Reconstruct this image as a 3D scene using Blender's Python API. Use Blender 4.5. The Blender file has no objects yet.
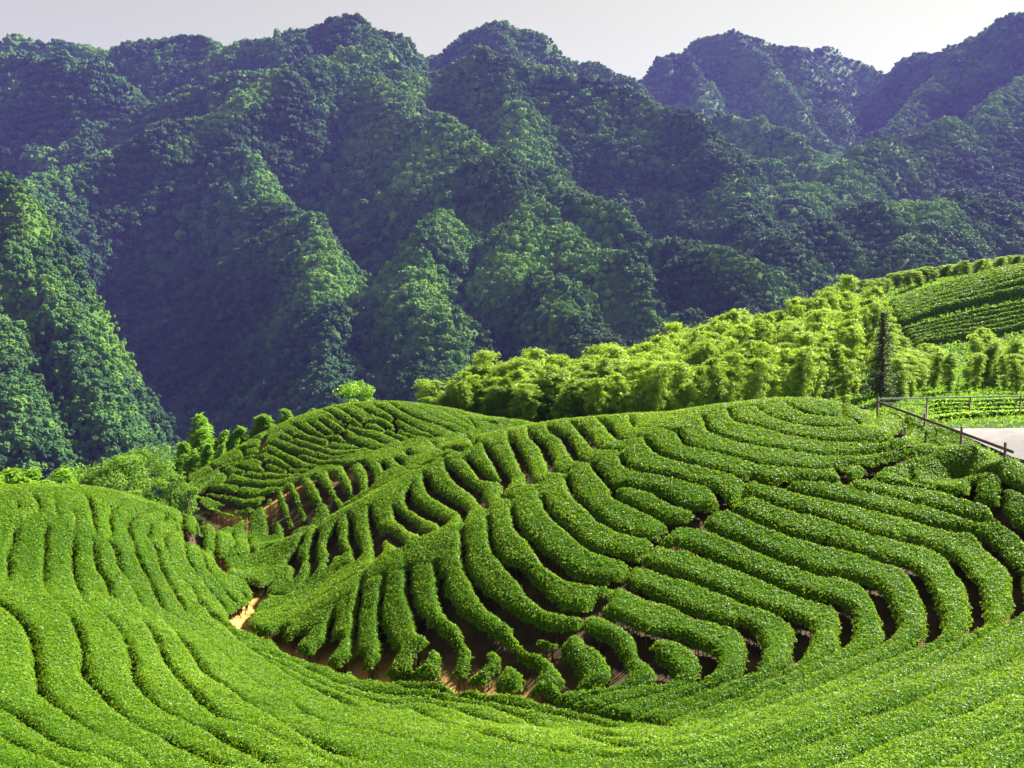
import bpy, math, random
import numpy as np
rng = np.random.default_rng(7)
random.seed(7)
S = bpy.context.scene
COL = S.collection
# ------------------------------------------------------------------ camera
W, H, F = 1024, 768, 1000.0
HORIZON = 290.0
TH = math.atan((384 - HORIZON) / F)
cam_d = bpy.data.cameras.new('camera')
cam_d.sensor_width = 36.0
cam_d.lens = F / W * 36.0
cam_d.clip_start = 0.5
cam_d.clip_end = 20000
cam = bpy.data.objects.new('camera', cam_d)
cam.rotation_euler = (math.pi / 2 - TH, 0, 0)
COL.objects.link(cam)
S.camera = cam
CT, ST = math.cos(TH), math.sin(TH)


def P(px, py, D):
    """World point seen at pixel (px, py) at view depth D (camera at the origin)."""
    u = (px - W / 2) / F
    v = (H / 2 - py) / F
    return (D * u, D * (CT + v * ST), D * (-ST + v * CT))


def proj(x, y, z):
    d = y * CT - z * ST
    v = (y * ST + z * CT) / d
    u = x / d
    return 512 + u * F, 384 - v * F, d


# ------------------------------------------------------------------ noise
def _hash(ix, iy, seed):
    h = (ix * 374761393 + iy * 668265263 + seed * 974634777) & 0xFFFFFFFF
    h = ((h ^ (h >> 13)) * 1274126177) & 0xFFFFFFFF
    return ((h ^ (h >> 16)) & 0xFFFF) / 65535.0


def vnoise(x, y, seed=0):
    x = np.asarray(x, float)
    y = np.asarray(y, float)
    ix = np.floor(x).astype(np.int64)
    iy = np.floor(y).astype(np.int64)
    fx = x - ix
    fy = y - iy
    fx = fx * fx * fx * (fx * (fx * 6 - 15) + 10)
    fy = fy * fy * fy * (fy * (fy * 6 - 15) + 10)
    a = _hash(ix, iy, seed)
    b = _hash(ix + 1, iy, seed)
    c = _hash(ix, iy + 1, seed)
    d = _hash(ix + 1, iy + 1, seed)
    return (a * (1 - fx) + b * fx) * (1 - fy) + (c * (1 - fx) + d * fx) * fy * 1.0


def fbm(x, y, seed=0, octv=4, gain=0.5):
    s = 0
    a = 1.0
    t = 0
    for k in range(octv):
        s = s + a * (vnoise(x * 2 ** k + 17.3 * k, y * 2 ** k - 9.1 * k, seed + k) - 0.5)
        t += a
        a *= gain
    return s / t * 2


# ------------------------------------------------------------------ terrain: canopy level of the tea hills
CP = [  # (px, py, depth)
    # round knoll
    (790, 399, 52.6), (800, 414, 50), (720, 407, 51.5), (850, 405, 52.8), (800, 430, 48), (700, 440, 46.3), (900, 440, 46.6), (940, 448, 47.6), (900, 428, 50.5), (930, 442, 48.8), (872, 417, 53), (975, 446, 45.3), (1012, 456, 43.2),
    (640, 480, 42.5), (740, 490, 41), (860, 490, 41.5), (960, 480, 44.5), (1024, 490, 44),
    (560, 545, 38), (660, 570, 36), (780, 565, 36.5), (900, 550, 37.5), (1000, 550, 38),
    (480, 610, 35.5), (560, 640, 32.5), (660, 650, 31), (760, 640, 31.5), (860, 625, 32.5), (960, 605, 33.5), (1024, 590, 34.5),
    (420, 640, 34.5),
    # crest
    (285, 640, 40), (340, 600, 41.5), (400, 548, 43.5), (480, 508, 45.5), (560, 466, 47.5), (640, 430, 49.5),
    # valley line
    (650, 722, 27.2), (560, 702, 29.5), (460, 687, 31.8), (375, 670, 34.5), (320, 657, 37), (275, 630, 41), (242, 610, 46), (262, 592, 49),
    (222, 564, 54), (266, 546, 61),
    # foreground slope
    (0, 768, 17), (250, 768, 17.8), (512, 768, 17.6), (768, 768, 17.0), (1024, 768, 16.0),
    (1024, 690, 22), (900, 690, 23.2), (780, 705, 24.5), (512, 728, 23.5), (300, 700, 28), (150, 700, 25), (0, 690, 23.5),
    (100, 650, 30), (200, 650, 34), (0, 615, 31.5), (100, 600, 36.5), (200, 610, 42), (0, 575, 38), (120, 570, 41.5),
    # left knoll
    (0, 540, 42), (100, 530, 44.5), (200, 560, 49), (0, 487, 50), (60, 486, 51), (120, 493, 52.5), (200, 522, 56), (255, 545, 61), (170, 530, 50),
    # second ridge and the gully before it
    (240, 563, 55), (300, 533, 57), (350, 506, 57.5), (400, 482, 58), (450, 457, 59), (500, 434, 60), (560, 420, 60), (640, 414, 58.5), (690, 411, 56),
    (320, 560, 51), (400, 520, 51), (470, 484, 52), (550, 450, 53), (630, 424, 53.5),
    # third hill
    (400, 402, 87), (330, 407, 89), (450, 408, 84), (520, 421, 77), (270, 430, 90), (210, 470, 82), (185, 492, 78),
    (320, 466, 72), (285, 484, 70), (240, 500, 71), (200, 505, 73), (300, 500, 66), (275, 525, 64.5), (340, 515, 62), (370, 490, 62.5),
    (420, 455, 66), (480, 436, 66), (360, 440, 77), (420, 425, 78), (280, 455, 79),
]
pts = [P(*c) for c in CP]
pts += [  # hidden ground (x, y, z)
    (14, 60, -8.4), (8, 66, -10.5), (0, 70, -11), (20, 58, -7.1), (26, 49, -6.4), (27, 58, -6.6), (36, 60, -6.8), (36, 78, -7.9), (30, 90, -9), (50, 90, -8.8), (50, 60, -6.8), (42, 46, -6.3),
    (-9, 98, -13.5), (-8, 108, -20), (4, 84, -13), (-22, 105, -22), (-28, 70, -17.5), (-24, 63, -15.5), (-34, 60, -13.5), (-40, 75, -19), (-45, 95, -32),
    (-34, 44, -10.5), (-50, 55, -16), (-60, 40, -16), (-30, 30, -8.5), (-20, 10, -5), (0, 10, -6.2), (0, 0, -3), (20, 10, -5), (0, -10, -2), (40, 30, -7), (25, 25, -8), (60, 20, -5),
    # bamboo grove ground
    (-5, 94, -14.5), (9, 90, -13), (24, 98, -10.6), (38, 112, -8), (-4, 106, -20), (10, 112, -17), (25, 125, -14), (40, 140, -10),
    # terraces on the right
    (78, 152, 2.0), (90, 175, 4.4), (62, 168, -1.4), (52, 138, -7.4), (69, 134, -5.0), (60, 150, -3.2), (60, 108, -9.8), (45, 112, -9.6), (72, 108, -9.0),
    (66, 195, -1), (95, 200, 2.5), (110, 130, 0), (45, 165, -6), (110, 90, -6), (130, 180, 8),
    (40, 190, -14), (60, 230, -20), (0, 150, -38), (-40, 130, -48), (-80, 100, -50), (-90, 60, -30), (0, 200, -62), (-60, 180, -75), (60, 260, -45), (110, 260, -25), (-100, 20, -15), (120, 40, -2),
]
pts = np.array(pts)
PC = pts[:, :2]


def _k(r2):
    return 0.5 * r2 * np.log(r2 + 1e-9)


def solve_tps(pc, z, reg=0.35):
    n = len(pc)
    d2 = ((pc[:, None] - pc[None]) ** 2).sum(-1)
    A = np.zeros((n + 3, n + 3))
    A[:n, :n] = _k(d2) + np.eye(n) * reg
    A[:n, n] = 1
    A[:n, n + 1:] = pc
    A[n, :n] = 1
    A[n + 1:, :n] = pc.T
    b = np.zeros(n + 3)
    b[:n] = z
    return np.linalg.solve(A, b)


TW = solve_tps(PC, pts[:, 2])


def T(x, y):
    x = np.asarray(x, float)
    y = np.asarray(y, float)
    sh = x.shape
    x = x.ravel()
    y = y.ravel()
    out = TW[-3] + TW[-2] * x + TW[-1] * y
    for i, (cx, cy) in enumerate(PC):
        out += TW[i] * _k((x - cx) ** 2 + (y - cy) ** 2)
    return out.reshape(sh)


GX0, GY0, GS = -130.0, -12.0, 0.5
_gx = np.arange(GX0, 170, GS)
_gy = np.arange(GY0, 262, GS)
TG = T(*np.meshgrid(_gx, _gy))


def Tb(x, y):
    """bilinear terrain height (fast)"""
    fx = np.clip((np.asarray(x, float) - GX0) / GS, 0, len(_gx) - 1.001)
    fy = np.clip((np.asarray(y, float) - GY0) / GS, 0, len(_gy) - 1.001)
    ix = fx.astype(int)
    iy = fy.astype(int)
    fx = fx - ix
    fy = fy - iy
    return (TG[iy, ix] * (1 - fx) + TG[iy, ix + 1] * fx) * (1 - fy) + (TG[iy + 1, ix] * (1 - fx) + TG[iy + 1, ix + 1] * fx) * fy


_D = np.arange(10, 240, 0.08)


def hit(px, py, dmin=10, dmax=100):
    D = _D[(_D >= dmin) & (_D <= dmax)]
    x, y, z = P(px, py, 1.0)
    g = D * z - Tb(D * x, D * y)
    neg = np.nonzero((g[1:] <= 0) & (g[:-1] > 0))[0] if g[0] > 0 else np.nonzero((g[1:] <= 0) & (g[:-1] > 0))[0]
    if len(neg):
        k = neg[0]
        t = g[k] / (g[k] - g[k + 1] + 1e-9)
        d = D[k] + t * (D[k + 1] - D[k])
    else:
        d = D[np.argmin(np.abs(g))]
    return d * x, d * y
# ------------------------------------------------------------------ gaps between the hedges, traced along their course
# crop letter -> (x0, y0, scale); each point is x,y[,w]  (w = gap width in cm; 5 = closed seam); '@n' sets the least depth of the line
CR = {'A': (0, 470, 5.12), 'B': (140, 480, 5.12), 'C': (0, 590, 4.267), 'D': (200, 600, 4.267), 'E': (160, 390, 5.12),
      'F': (320, 390, 5.12), 'G': (230, 500, 5.12), 'H': (400, 400, 4.267), 'I': (260, 560, 4.267), 'J': (440, 480, 4.267),
      'K': (440, 600, 4.267), 'L': (560, 390, 5.12), 'M': (740, 390, 5.12), 'N': (600, 520, 4.267), 'O': (784, 480, 4.267),
      'P': (784, 600, 4.267), 'Z': (0, 0, 1.0)}
KNOLL = '''
I 320,190,5;305,250,30;295,310;288,375,45
I 440,60,8;430,130,20;410,260;400,425
I 535,50,15;520,150;515,260;545,360,45;530,425
I 635,20,20;635,120;665,200;700,270,55;770,330,60;808,380;800,440
I 715,345,50;690,370;672,430
I 750,5,15;775,100;830,190;900,280,55;940,350;935,430
I 890,280,55;955,310,50;J 130,650,50;180,715,50;K 172,200;160,270,45;140,285
J 5,395,30;12,470;60,560,55;130,610,55;K 140,110,55;230,160,50;285,205;310,240;368,268;388,310;375,345
K 285,215;275,262;245,290;212,335
K 15,150,40;35,235;20,285
J 95,205,18;105,330;150,430;230,520,50;330,590,55;400,615;500,640;580,620
K 340,110,50;400,180;470,200;530,260;570,320;540,352
J 205,150,18;225,270;270,330;340,385,50;430,490,55;530,545,55;640,545,50;700,490
J 310,110,22;330,190;400,260;460,330,50;540,390,50;640,420;720,430;775,420
J 435,65,20;480,140;560,210;640,280;740,310,50;835,335
L 40,435,22;70,520;150,600;240,680;340,725;470,750;500,745;575,690
L 172,375,25;215,430;270,490;290,540;400,590;500,640;590,670,50;690,655;740,605
L 268,480;400,490,35;500,520;620,580,40;740,600,40;860,585,40
L 310,325,25;350,380;440,410;560,430;660,460;780,490;860,580,45
L 455,258,25;500,310;600,350;720,380;850,410;960,450;M 60,430;130,465,55;190,465,50;215,460
M 190,465,40;245,450;350,450;470,458;530,462;548,440
L 600,205,20;650,270;750,300;880,330;M 38,348;110,372;230,382;330,392;420,395;500,385;560,370,30;640,372,30;690,385
M 690,385,45;720,370;800,345;860,330,15;940,320,12;1000,300,5;1020,290,5
M 500,385;530,430;560,437,45;610,440,45;665,410,45;690,385
L 740,130,20;760,190;830,230;930,260;M 102,280;250,302;400,322;500,326;600,322;680,312;760,297,15;830,280,30;900,267;960,250;992,222,20;1010,190,5
L 868,95,20;890,140;960,170;M 80,175;180,205;300,235;420,250;520,257;640,252;720,242,50;790,228;838,185;850,150,20;840,120,5;800,80,5
M 90,80,12;130,115;220,150;330,175;450,182;560,182;620,168;660,160,35;690,125;705,90,5
M 240,60,15;290,95;400,125;500,128;580,145;620,166
M 525,70,10;527,128,20
J 515,675,22;580,620,16;640,550,16;700,490,14;770,425,14;835,335,14;880,300,14;935,245,14;1000,180,14;L 575,690,14;690,655;740,605,14;860,585;920,540;950,470,10
M 548,440;610,440;680,452,30;780,472,40;900,490;O 640,37;700,50;800,70;880,95;920,130,45;940,160;1024,215
M 530,470,25;650,510;780,535;900,570;O 560,85;645,110;750,140;850,165;912,155
M 205,485,30;300,510;380,530;480,550;600,580;O 437,132;540,155;650,190;750,205;820,220;880,280,45;950,345;990,385;1000,470;1003,535;Z 985,632,12;920,668,12;840,704,12;760,736,12;690,754,12;600,756,12;500,738,10;420,711,12;D 700,470,5;590,420,25;400,330,6;B 340,660,8;240,670,10
L 930,535,20;982,530;M 180,575;300,610;420,640;O 260,185;400,225;550,255,50;650,290;720,330,50;770,400;810,450;828,560;820,600;Z 930,650,12;860,682,12;780,712,12;700,742,12;620,745,12;520,728,8;440,704,8;D 900,435,10;800,440,20;640,400,8;480,340,6;C 980,180,6;B 430,730,5;395,705,35;340,655,8;300,610
L 860,588,30;930,625;M 102,668;200,705;330,748;O 220,270;350,310;450,340,50;530,365;580,420,50;620,500;640,570;618,660;Z 870,664,12;800,692,12;730,720,12;680,737,12;600,734,12;520,716,8;440,697,10;D 880,402,12;700,380,8;480,300,5;300,230,5;150,160,5;C 960,120,5;B 440,660,5
L 690,655,30;760,700;N 320,0;420,20;540,60;640,100;740,145;860,190;960,225;O 230,400;340,430,50;400,480,55;440,560;450,610,50;Z 881,640,15;830,664,8;770,690,12;710,716,12;668,729,12;600,724,12;540,710,8;480,697,10;440,687,10;D 930,368,12;850,360,6;600,300,5
J 930,255,35;1000,285;N 300,95;400,120;500,160;600,200;700,240;800,285;900,320;960,335,55;O 255,545,45;265,640;235,705,20;Z 800,666,12;740,695,12;700,727,12
J 840,345,35;900,360;1000,400;N 260,200;400,250;520,300;640,350;740,380;830,420,55;870,450;850,520;815,595,25;Z 740,690,12;690,714,12;662,722,12
J 770,430,40;850,470;950,510;N 180,290;300,345;420,400,50;540,430,55;620,450;660,520;650,590,45;620,640;Z 700,690,12;K 950,440,5;810,500,10
J 655,550,40;760,590;850,640;N 180,480,50;300,485,50;400,520;460,570,55;445,640,40;K 1024,360,6;850,410,6;660,455,8
N 180,480,50;200,550;260,610;270,665;K 870,350,6;700,390,6;540,435,8
J 580,625,40;660,660;730,700;K 650,160,45;720,200;765,290;735,335;K 600,370,6;450,400,10
K 455,190,35;510,175,25
I 120,345,111;165,318,95
I 262,392,111;288,345,100
I 380,440,111;400,405,80
I 500,462,111;540,405,95
I 50,312,111;85,290,60
I 865,520,60;880,508,40
G 20,640,50;I 90,329,60;130,377,65;210,406,65;290,436,50;400,443,45;470,484,62;560,487,42;680,492,38;790,488,44;870,516,58;960,519,46;K 220,370,50;300,376,38;370,384,36;430,400,46;520,439,36;620,459,38;720,486,36;820,510,35;940,525,20;1024,545,5
M 870,400,12;875,440,20;870,460,5;850,490,5
M 680,450,10;M 720,400,5;800,360,5
O 550,0,10;660,25,15;800,60,10
O 812,-10,30;800,65,40
O 950,0,30;1000,30,30;1040,50
M 1000,340,5;O 900,-40,10;930,30,20;920,120,30
O 1024,215,45;Z 1045,560,20;1040,620,12;1020,650,12;950,684,12;870,718,12;780,751,12;700,775,12
Z 1060,640,12;1000,665,12;920,693,12;830,724,12;740,752,12;660,770,12
Z 1060,670,10;960,712,10;880,742,10;800,775,10
Z 1060,700,10;990,735,10;920,766,10;860,800,10
Z 1060,740,10;1000,770,10
'''
LEFT = '''
C -200,380,6;0,500,20;70,530,30;200,620,18;330,690,14;450,720,12;560,765,10;680,815,8
C -200,560,9;0,620,14;120,680,14;260,740,12;380,790,10
C -100,700,9;100,770,12
A 90,150,15;95,190,20;60,230,5;-60,300,5;-160,400,5
A 165,120,15;195,160;200,205;150,250,6;80,290,25;70,370;40,430;45,510;20,590,6;-30,650,6;0,685,35;60,720;100,760;C 120,160;145,260;155,360,40;175,430;220,470,20;290,530,15;400,600,12;530,660,10;640,740,8;720,800,6
A 280,130,12;285,195;300,232;260,268,6;235,310,25;230,440;228,540;240,620,6;C 290,100,8;320,150,35;350,230;355,340,45;380,385,30;440,440,25;490,500,20;560,560,12;680,620,12;800,680,25;900,730,25;960,750,20;D 220,680,8;340,740,6
A 380,205,15;390,255;380,320,6;375,390,40;375,500,30;405,605,20;440,680,6;C 470,120,15;530,200;560,290,45;570,360,40;620,440,20;700,510,15;800,560,12;900,600,20;960,640,35;1024,665,30;D 250,670,25;350,700,12;430,712,8;520,745,6
A 435,125,30;465,170;475,240;490,300,15;475,340,6;485,430,35;500,500;545,560,35;570,645;C 490,40,6;560,100,6;620,140,15;660,200,20;710,300,35;760,370,20;830,440,35;880,495,30;950,540,15;D 90,500,30;180,520,12;280,560,10;380,610,8;480,650,8;600,710,6
A 575,180,35;560,240,25;570,320;545,350,8;590,400,30;605,480,30;650,550,8;700,640,15;725,695;C 620,70,6;700,130,6;750,180,12;830,280,30;880,350,35;950,400,20;D 50,330,30;100,360,20;180,420,12;280,480,10;380,540,8;520,620,25;620,660,20;720,690,8
A 760,180,40;720,205,40;660,250,35;660,310;680,350,15;700,430,30;760,550;800,640;835,705;C 710,85,8;760,120,5;D 60,200,6;200,320,10;330,400,6;450,480,15;600,535,8;750,565,8;900,605,8;1024,640,6;Z 520,764,6;580,790,5
A 860,220,40;780,260,35;755,310,35;760,350,10;800,400;820,480,35;870,580,30;930,680;965,730;C 800,95,6;Z 230,640,5;280,670,5;335,697,20;366,710,5
B 185,235,35;130,270,35;125,310,20;160,430,6;210,510,6;265,540,20;300,610
B 250,260,90;245,290,60;225,310,30;235,370;250,415;310,500,6;390,595,25;420,630;440,660,5
B 310,340,10;315,370,20;335,430;400,520,6;455,580,30;480,610;510,645,5
B 320,205,20;305,250,50;290,300,70;250,290,60
A 430,125,30;470,140,8;550,165,10;580,180,30;640,155,20;700,160,20;750,185,45;790,190,50;860,225,40;900,265,30;935,260,40;945,225,30
B 395,235,20;385,300,30;375,345;340,345,20;310,330,10
B 475,270,30;485,310,30;460,350,20;450,385
B 555,300,35;565,340,35;560,365
B 225,170,20;215,240,30
B 660,335,70;560,370,15;450,385,20;408,385,60;415,420,80;430,460,60;490,485,30;560,515,50;615,570,90;590,605,60;540,650,90;500,695,110;545,745,60;610,768,60
B 520,570,25;560,600;590,605
B 455,660,60;540,660,70
G -60,330,5;40,300,5;150,240,5;270,170,5
'''
GULLY = '''
@46;G 400,115,5;370,190,25;340,240,30;318,290,60;345,310;335,370,30;322,395,12;260,440,5;190,500,5;B 600,560,10
@46;G 318,290,40;262,350,15;215,395,25;170,440,60;130,430,60;95,405,40
@46;G 470,100,5;440,170,40;425,240,45;430,330,45;405,385,25;350,440,14;290,480,5;B 640,560,20
@46;G 545,100,5;525,185,70;530,235,60;580,270,40
@46;G 530,240,45;510,310,35;490,350,20;440,390,15;405,425,35;360,460,14;300,520,30;250,540,15;160,580,5;100,600,30
@44;G 600,60,5;620,100,25;625,180,40;650,240,45;650,300,30;560,340,8;530,375,20;480,420,14;370,520,25;330,570,14;250,620,14;150,655,25;130,640,40
@44;G 720,20,15;720,60,25;740,140,50;760,230,55;750,290,40;690,345,10;610,430,10;530,550,20;515,600,25
@44;G 745,145,55;800,160,55;860,200,55;885,230,40
@44;H -30,440,5;0,490,50;50,530,50;110,562,50;90,610,8;40,690,12;I 635,20,20
@44;H 60,340,5;35,380,40;45,430,50;100,470,55;188,512,50;160,570,8;155,610,20
@44;H 100,300,5;115,335,40;140,380,50;200,420,55;268,462,50;270,510,8;265,550,20
@45;H 190,250,5;210,285,35;250,330,50;320,380,50;352,422,40;375,470,14;375,490,18
@45;H 285,240,30;330,290,40;370,330,45;440,338,45
@45;H 350,170,5;375,205,30;410,260,35;450,320,50;450,358,45;430,400,20;478,430,14;485,450,20
@46;H 460,130,5;475,165,35;510,230,45;545,300,45;552,342,40;590,390,5;600,410,20
@46;H 545,110,5;560,145,35;610,190,40;640,250,45;648,292,30;700,320,5;715,330,20
@46;H 630,100,5;650,125,40;710,165,45;740,220,40;758,245,30;820,265,5;830,280,20
@47;H 725,80,5;745,95,30;800,150,40;848,200,30;930,220,4;945,230,20
@47;H 840,60,5;850,75,25;900,120,35;948,165,20;L 420,230,4;455,258,20
@47;H 980,55,5;985,75,25;1000,100,20;L 390,190,5;500,190,4;600,205,15
@48;L 310,110,5;320,130,10
'''
BACK = '''
@57;F 65,420,40;100,490,50;150,552,40
@57;F 215,360,35;170,370,30;140,385,35;170,440,40;195,500,30
@57;F 215,360,35;250,400,40;262,460,45;255,495
@57;F 320,365,40;345,405,40
@57;F 385,340,30;412,362,35;440,390,5
@57;F 445,305,45;490,330,50;600,300,8;700,290,30
@57;F 540,372,40;585,368,40
@57;F 625,330,35;650,335,30
@57;F 680,285,45;730,305,40
@57;F 755,240,45;805,272,50
@57;F 300,500,30;360,470,30;480,410,25;590,360,8;740,300,8
@57;F 560,250,8;590,280,10;640,310,10
@57;F 870,160,30;920,170,40;960,150,20
@57;F 890,200,10;920,225,20
@57;E 950,380,45;990,450,50;1012,530,40
@57;E 870,410,40;910,490,55;965,555,55
@57;E 780,440,40;840,520,55;890,590,60;880,640,50
@57;E 700,460,55;740,540,65;770,620,65;750,670,60
@57;E 640,500,50;680,590,65;715,690,60
@57;E 580,520,45;600,600,50;640,680,50;660,740
@57;E 535,560,40;560,640,45;570,730
@57;E 480,600,30;450,650,30;440,720
@57;E 780,490,25;720,530
@57;E 830,560,25;770,600
@57;E 680,540,25;600,570
@57;E 650,630,25;540,640
@57;E 930,480,20;860,500
@57;E 1000,380,30;860,375,60;760,410,60;690,450,60;620,490,55;560,530,60;500,590,60;430,640,55;360,690,50
@60;E 330,470,35;450,482,40;560,492,40;615,482
@60;E 240,500,45;390,530,50;480,545,50;560,525
@60;E 200,520,55;330,560,60;430,590,60;500,582
@60;E 300,590,60;400,625,60;450,625
@60;E 390,420,30;470,442,35;560,452,35;640,447,40
@60;E 390,390,20;460,405,25;530,415,35;600,405,35
@60;E 520,370,30;560,405,40;640,420;720,420
@60;E 480,340,20;590,375,25;680,405,30;720,420
@60;E 555,310,20;640,352,30;720,392;775,395
@60;E 610,290,20;700,332,30;790,372;840,377
@60;E 560,270,20;650,302,25;760,325;850,352;940,345
@60;E 610,240,20;700,272,25;800,302;900,330;1000,320
@60;E 640,210,20;720,242,25;820,272;920,302;1024,300
@60;E 680,170,25;760,212,30;850,242;960,272;F 240,290;290,305
@60;E 760,160,25;840,210,30;F 110,220,35;130,245
@60;F 0,200,30;50,222,30;115,218,35
@60;F 0,145,25;60,190,30;115,218
@60;F 40,130,25;130,180,30;200,220;280,245;350,275
@60;F 0,100,15;90,130,30;170,170;230,190;330,212;430,255
@60;F 70,85,15;150,115,25;220,160;310,168;370,200;480,245
@60;F 180,75,15;260,112,25;330,140;400,180;480,220;570,242
@60;F 270,70,15;350,110,25;420,150;500,190;610,237
@60;F 330,55,15;420,100,25;500,140,25;600,172;700,215,10
@60;F 130,245,25;200,270,25;300,300
@60;F 40,240,20;110,260,25;200,285,20
@60;F 480,80,5;560,120,6;660,160,6;760,205,6
@60;F 560,70,5;640,110,6;720,150,6;800,195,8
@60;F 660,80,5;740,130,6;790,170,12;800,190,12
@60;F 300,165,30;345,195
@60;F 375,140,30;395,205
@60;F 150,145,20;110,218,30
@60;F 230,190,25;215,160
@60;F 430,210,20;460,190
@60;F 250,120,20;225,160
@60;F 610,175,20;650,190
@60;E 560,330,20;520,370,25
@60;E 800,305,20;780,330
@60;E 870,250,20;855,290
@60;E 700,200,20;680,250
@60;E 640,420,20;660,390
@60;E 400,495,25;395,530
@60;E 440,410,20;430,432
@60;E 130,470,20;220,400,25;330,332;450,292;540,290
@60;E 150,495,20;250,422,25;350,372;450,332;520,322
@60;E 190,525,20;280,442,25;330,402;400,362;480,345
@60;E 120,440,20;230,352,25;340,292;450,252;520,242
@60;E 520,300,60;530,250,60;560,200,50;610,165,40
@60;E 310,400,20;350,430,20;330,470
@60;E 250,380,20;280,400
@60;E 420,300,20;440,330
'''


def parse(txt):
    out = []
    for ln in txt.strip().splitlines():
        dmin = 10.0
        cur = None
        pl = []
        w = 40.0
        for tok in ln.split(';'):
            tok = tok.strip()
            if not tok:
                continue
            if tok[0] == '@':
                dmin = float(tok[1:])
                continue
            if tok[0].isalpha():
                cur = CR[tok[0]]
                tok = tok[1:].strip()
            v = [float(q) for q in tok.split(',')]
            if len(v) > 2:
                w = v[2]
            elif w < 12 and len(pl):
                w = 30.0 if w > 5.5 else w
            px = cur[0] + v[0] / cur[2]
            py = cur[1] + v[1] / cur[2]
            pl.append((px, py, w))
        out.append((dmin, pl))
    return out


PATHS = []      # the bare soil paths
LINES = []      # each: (region, array of x, y, halfwidth_m)


def smooth_line(p):
    """Catmull-Rom through the traced points"""
    p = np.array(p)
    if len(p) < 3:
        n = max(2, int(np.hypot(*(p[1] - p[0])[:2]) / 0.3) + 1)
        t = np.linspace(0, 1, n)[:, None]
        return p[0] * (1 - t) + p[1] * t
    q = np.vstack([2 * p[0] - p[1], p, 2 * p[-1] - p[-2]])
    res = []
    for i in range(1, len(q) - 2):
        n = max(2, int(np.hypot(*(q[i + 1] - q[i])[:2]) / 0.25) + 1)
        t = (np.arange(n) / n)[:, None]
        a, b, c, d = q[i - 1], q[i], q[i + 1], q[i + 2]
        r = 0.5 * (2 * b + (c - a) * t + (2 * a - 5 * b + 4 * c - d) * t * t + (3 * b - a - 3 * c + d) * t ** 3)
        r[:, 2:3] = b[2] * (1 - t) + c[2] * t
        res.append(r)
    res.append(p[-1:])
    return np.vstack(res)


for reg, txt in (('knoll', KNOLL), ('left', LEFT), ('gully', GULLY), ('back', BACK)):
    for dmin, pl in parse(txt):
        w3 = []
        for i, (px, py, w) in enumerate(pl):
            x, y = hit(px, py, dmin, 98)
            if w3 and reg in ('gully', 'back') and math.hypot(x - w3[-1][0], y - w3[-1][1]) > 14:
                continue
            w3.append((x, y, w / 200.0 * (1.0 if w >= 50 and reg == 'left' else 0.55 if reg == 'left' else 1.0)))
        if len(w3) > 1:
            if pl[0][2] == 111 or (reg == 'left' and pl[0][2] == 70) or (reg == 'knoll' and abs(pl[0][0] - 233.9) < 0.3 and pl[0][2] == 50) or (reg == 'back' and any(q[2] == 60 for q in pl) and pl[0][2] in (30, 60)):
                PATHS.append(smooth_line(w3))
            LINES.append((reg, smooth_line(w3)))
# ------------------------------------------------------------------ helpers for objects and materials
def new_mesh(name, v, f4, mats, mat_idx=None, smooth=None, attr=None):
    """v (n,3); f4 (m,4) int array of quads (a repeated last index makes a triangle is not allowed)"""
    me = bpy.data.meshes.new(name)
    me.vertices.add(len(v))
    me.vertices.foreach_set('co', np.ascontiguousarray(v, dtype=np.float32).ravel())
    k = f4.shape[1]
    me.loops.add(f4.size)
    me.loops.foreach_set('vertex_index', np.ascontiguousarray(f4, dtype=np.int32).ravel())
    me.polygons.add(len(f4))
    me.polygons.foreach_set('loop_start', (np.arange(len(f4)) * k).astype(np.int32))
    for m in mats:
        me.materials.append(m)
    if mat_idx is not None:
        me.polygons.foreach_set('material_index', np.ascontiguousarray(mat_idx, dtype=np.int32))
    if smooth is not None:
        s = np.broadcast_to(np.asarray(smooth, dtype=bool), (len(f4),))
        me.polygons.foreach_set('use_smooth', np.ascontiguousarray(s))
    if attr is not None:
        a = me.attributes.new('tint', 'FLOAT', 'POINT')
        a.data.foreach_set('value', np.ascontiguousarray(attr, dtype=np.float32))
    me.update(calc_edges=True)
    return me


def link(name, me, parent=None, label=None, cat=None, group=None, kind=None, loc=None):
    o = bpy.data.objects.new(name, me)
    COL.objects.link(o)
    if parent is not None:
        o.parent = parent
    if loc is not None:
        o.location = loc
    if label:
        o['label'] = label
    if cat:
        o['category'] = cat
    if group:
        o['group'] = group
    if kind:
        o['kind'] = kind
    return o


def nodes(m):
    m.use_nodes = True
    nt = m.node_tree
    nt.nodes.clear()
    return nt, nt.nodes, nt.links


def ramp(N, stops):
    r = N.new('ShaderNodeValToRGB')
    e = r.color_ramp.elements
    while len(e) < len(stops):
        e.new(0.5)
    for q, (p, c) in zip(e, stops):
        q.position = p
        q.color = (*c, 1)
    return r


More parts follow.
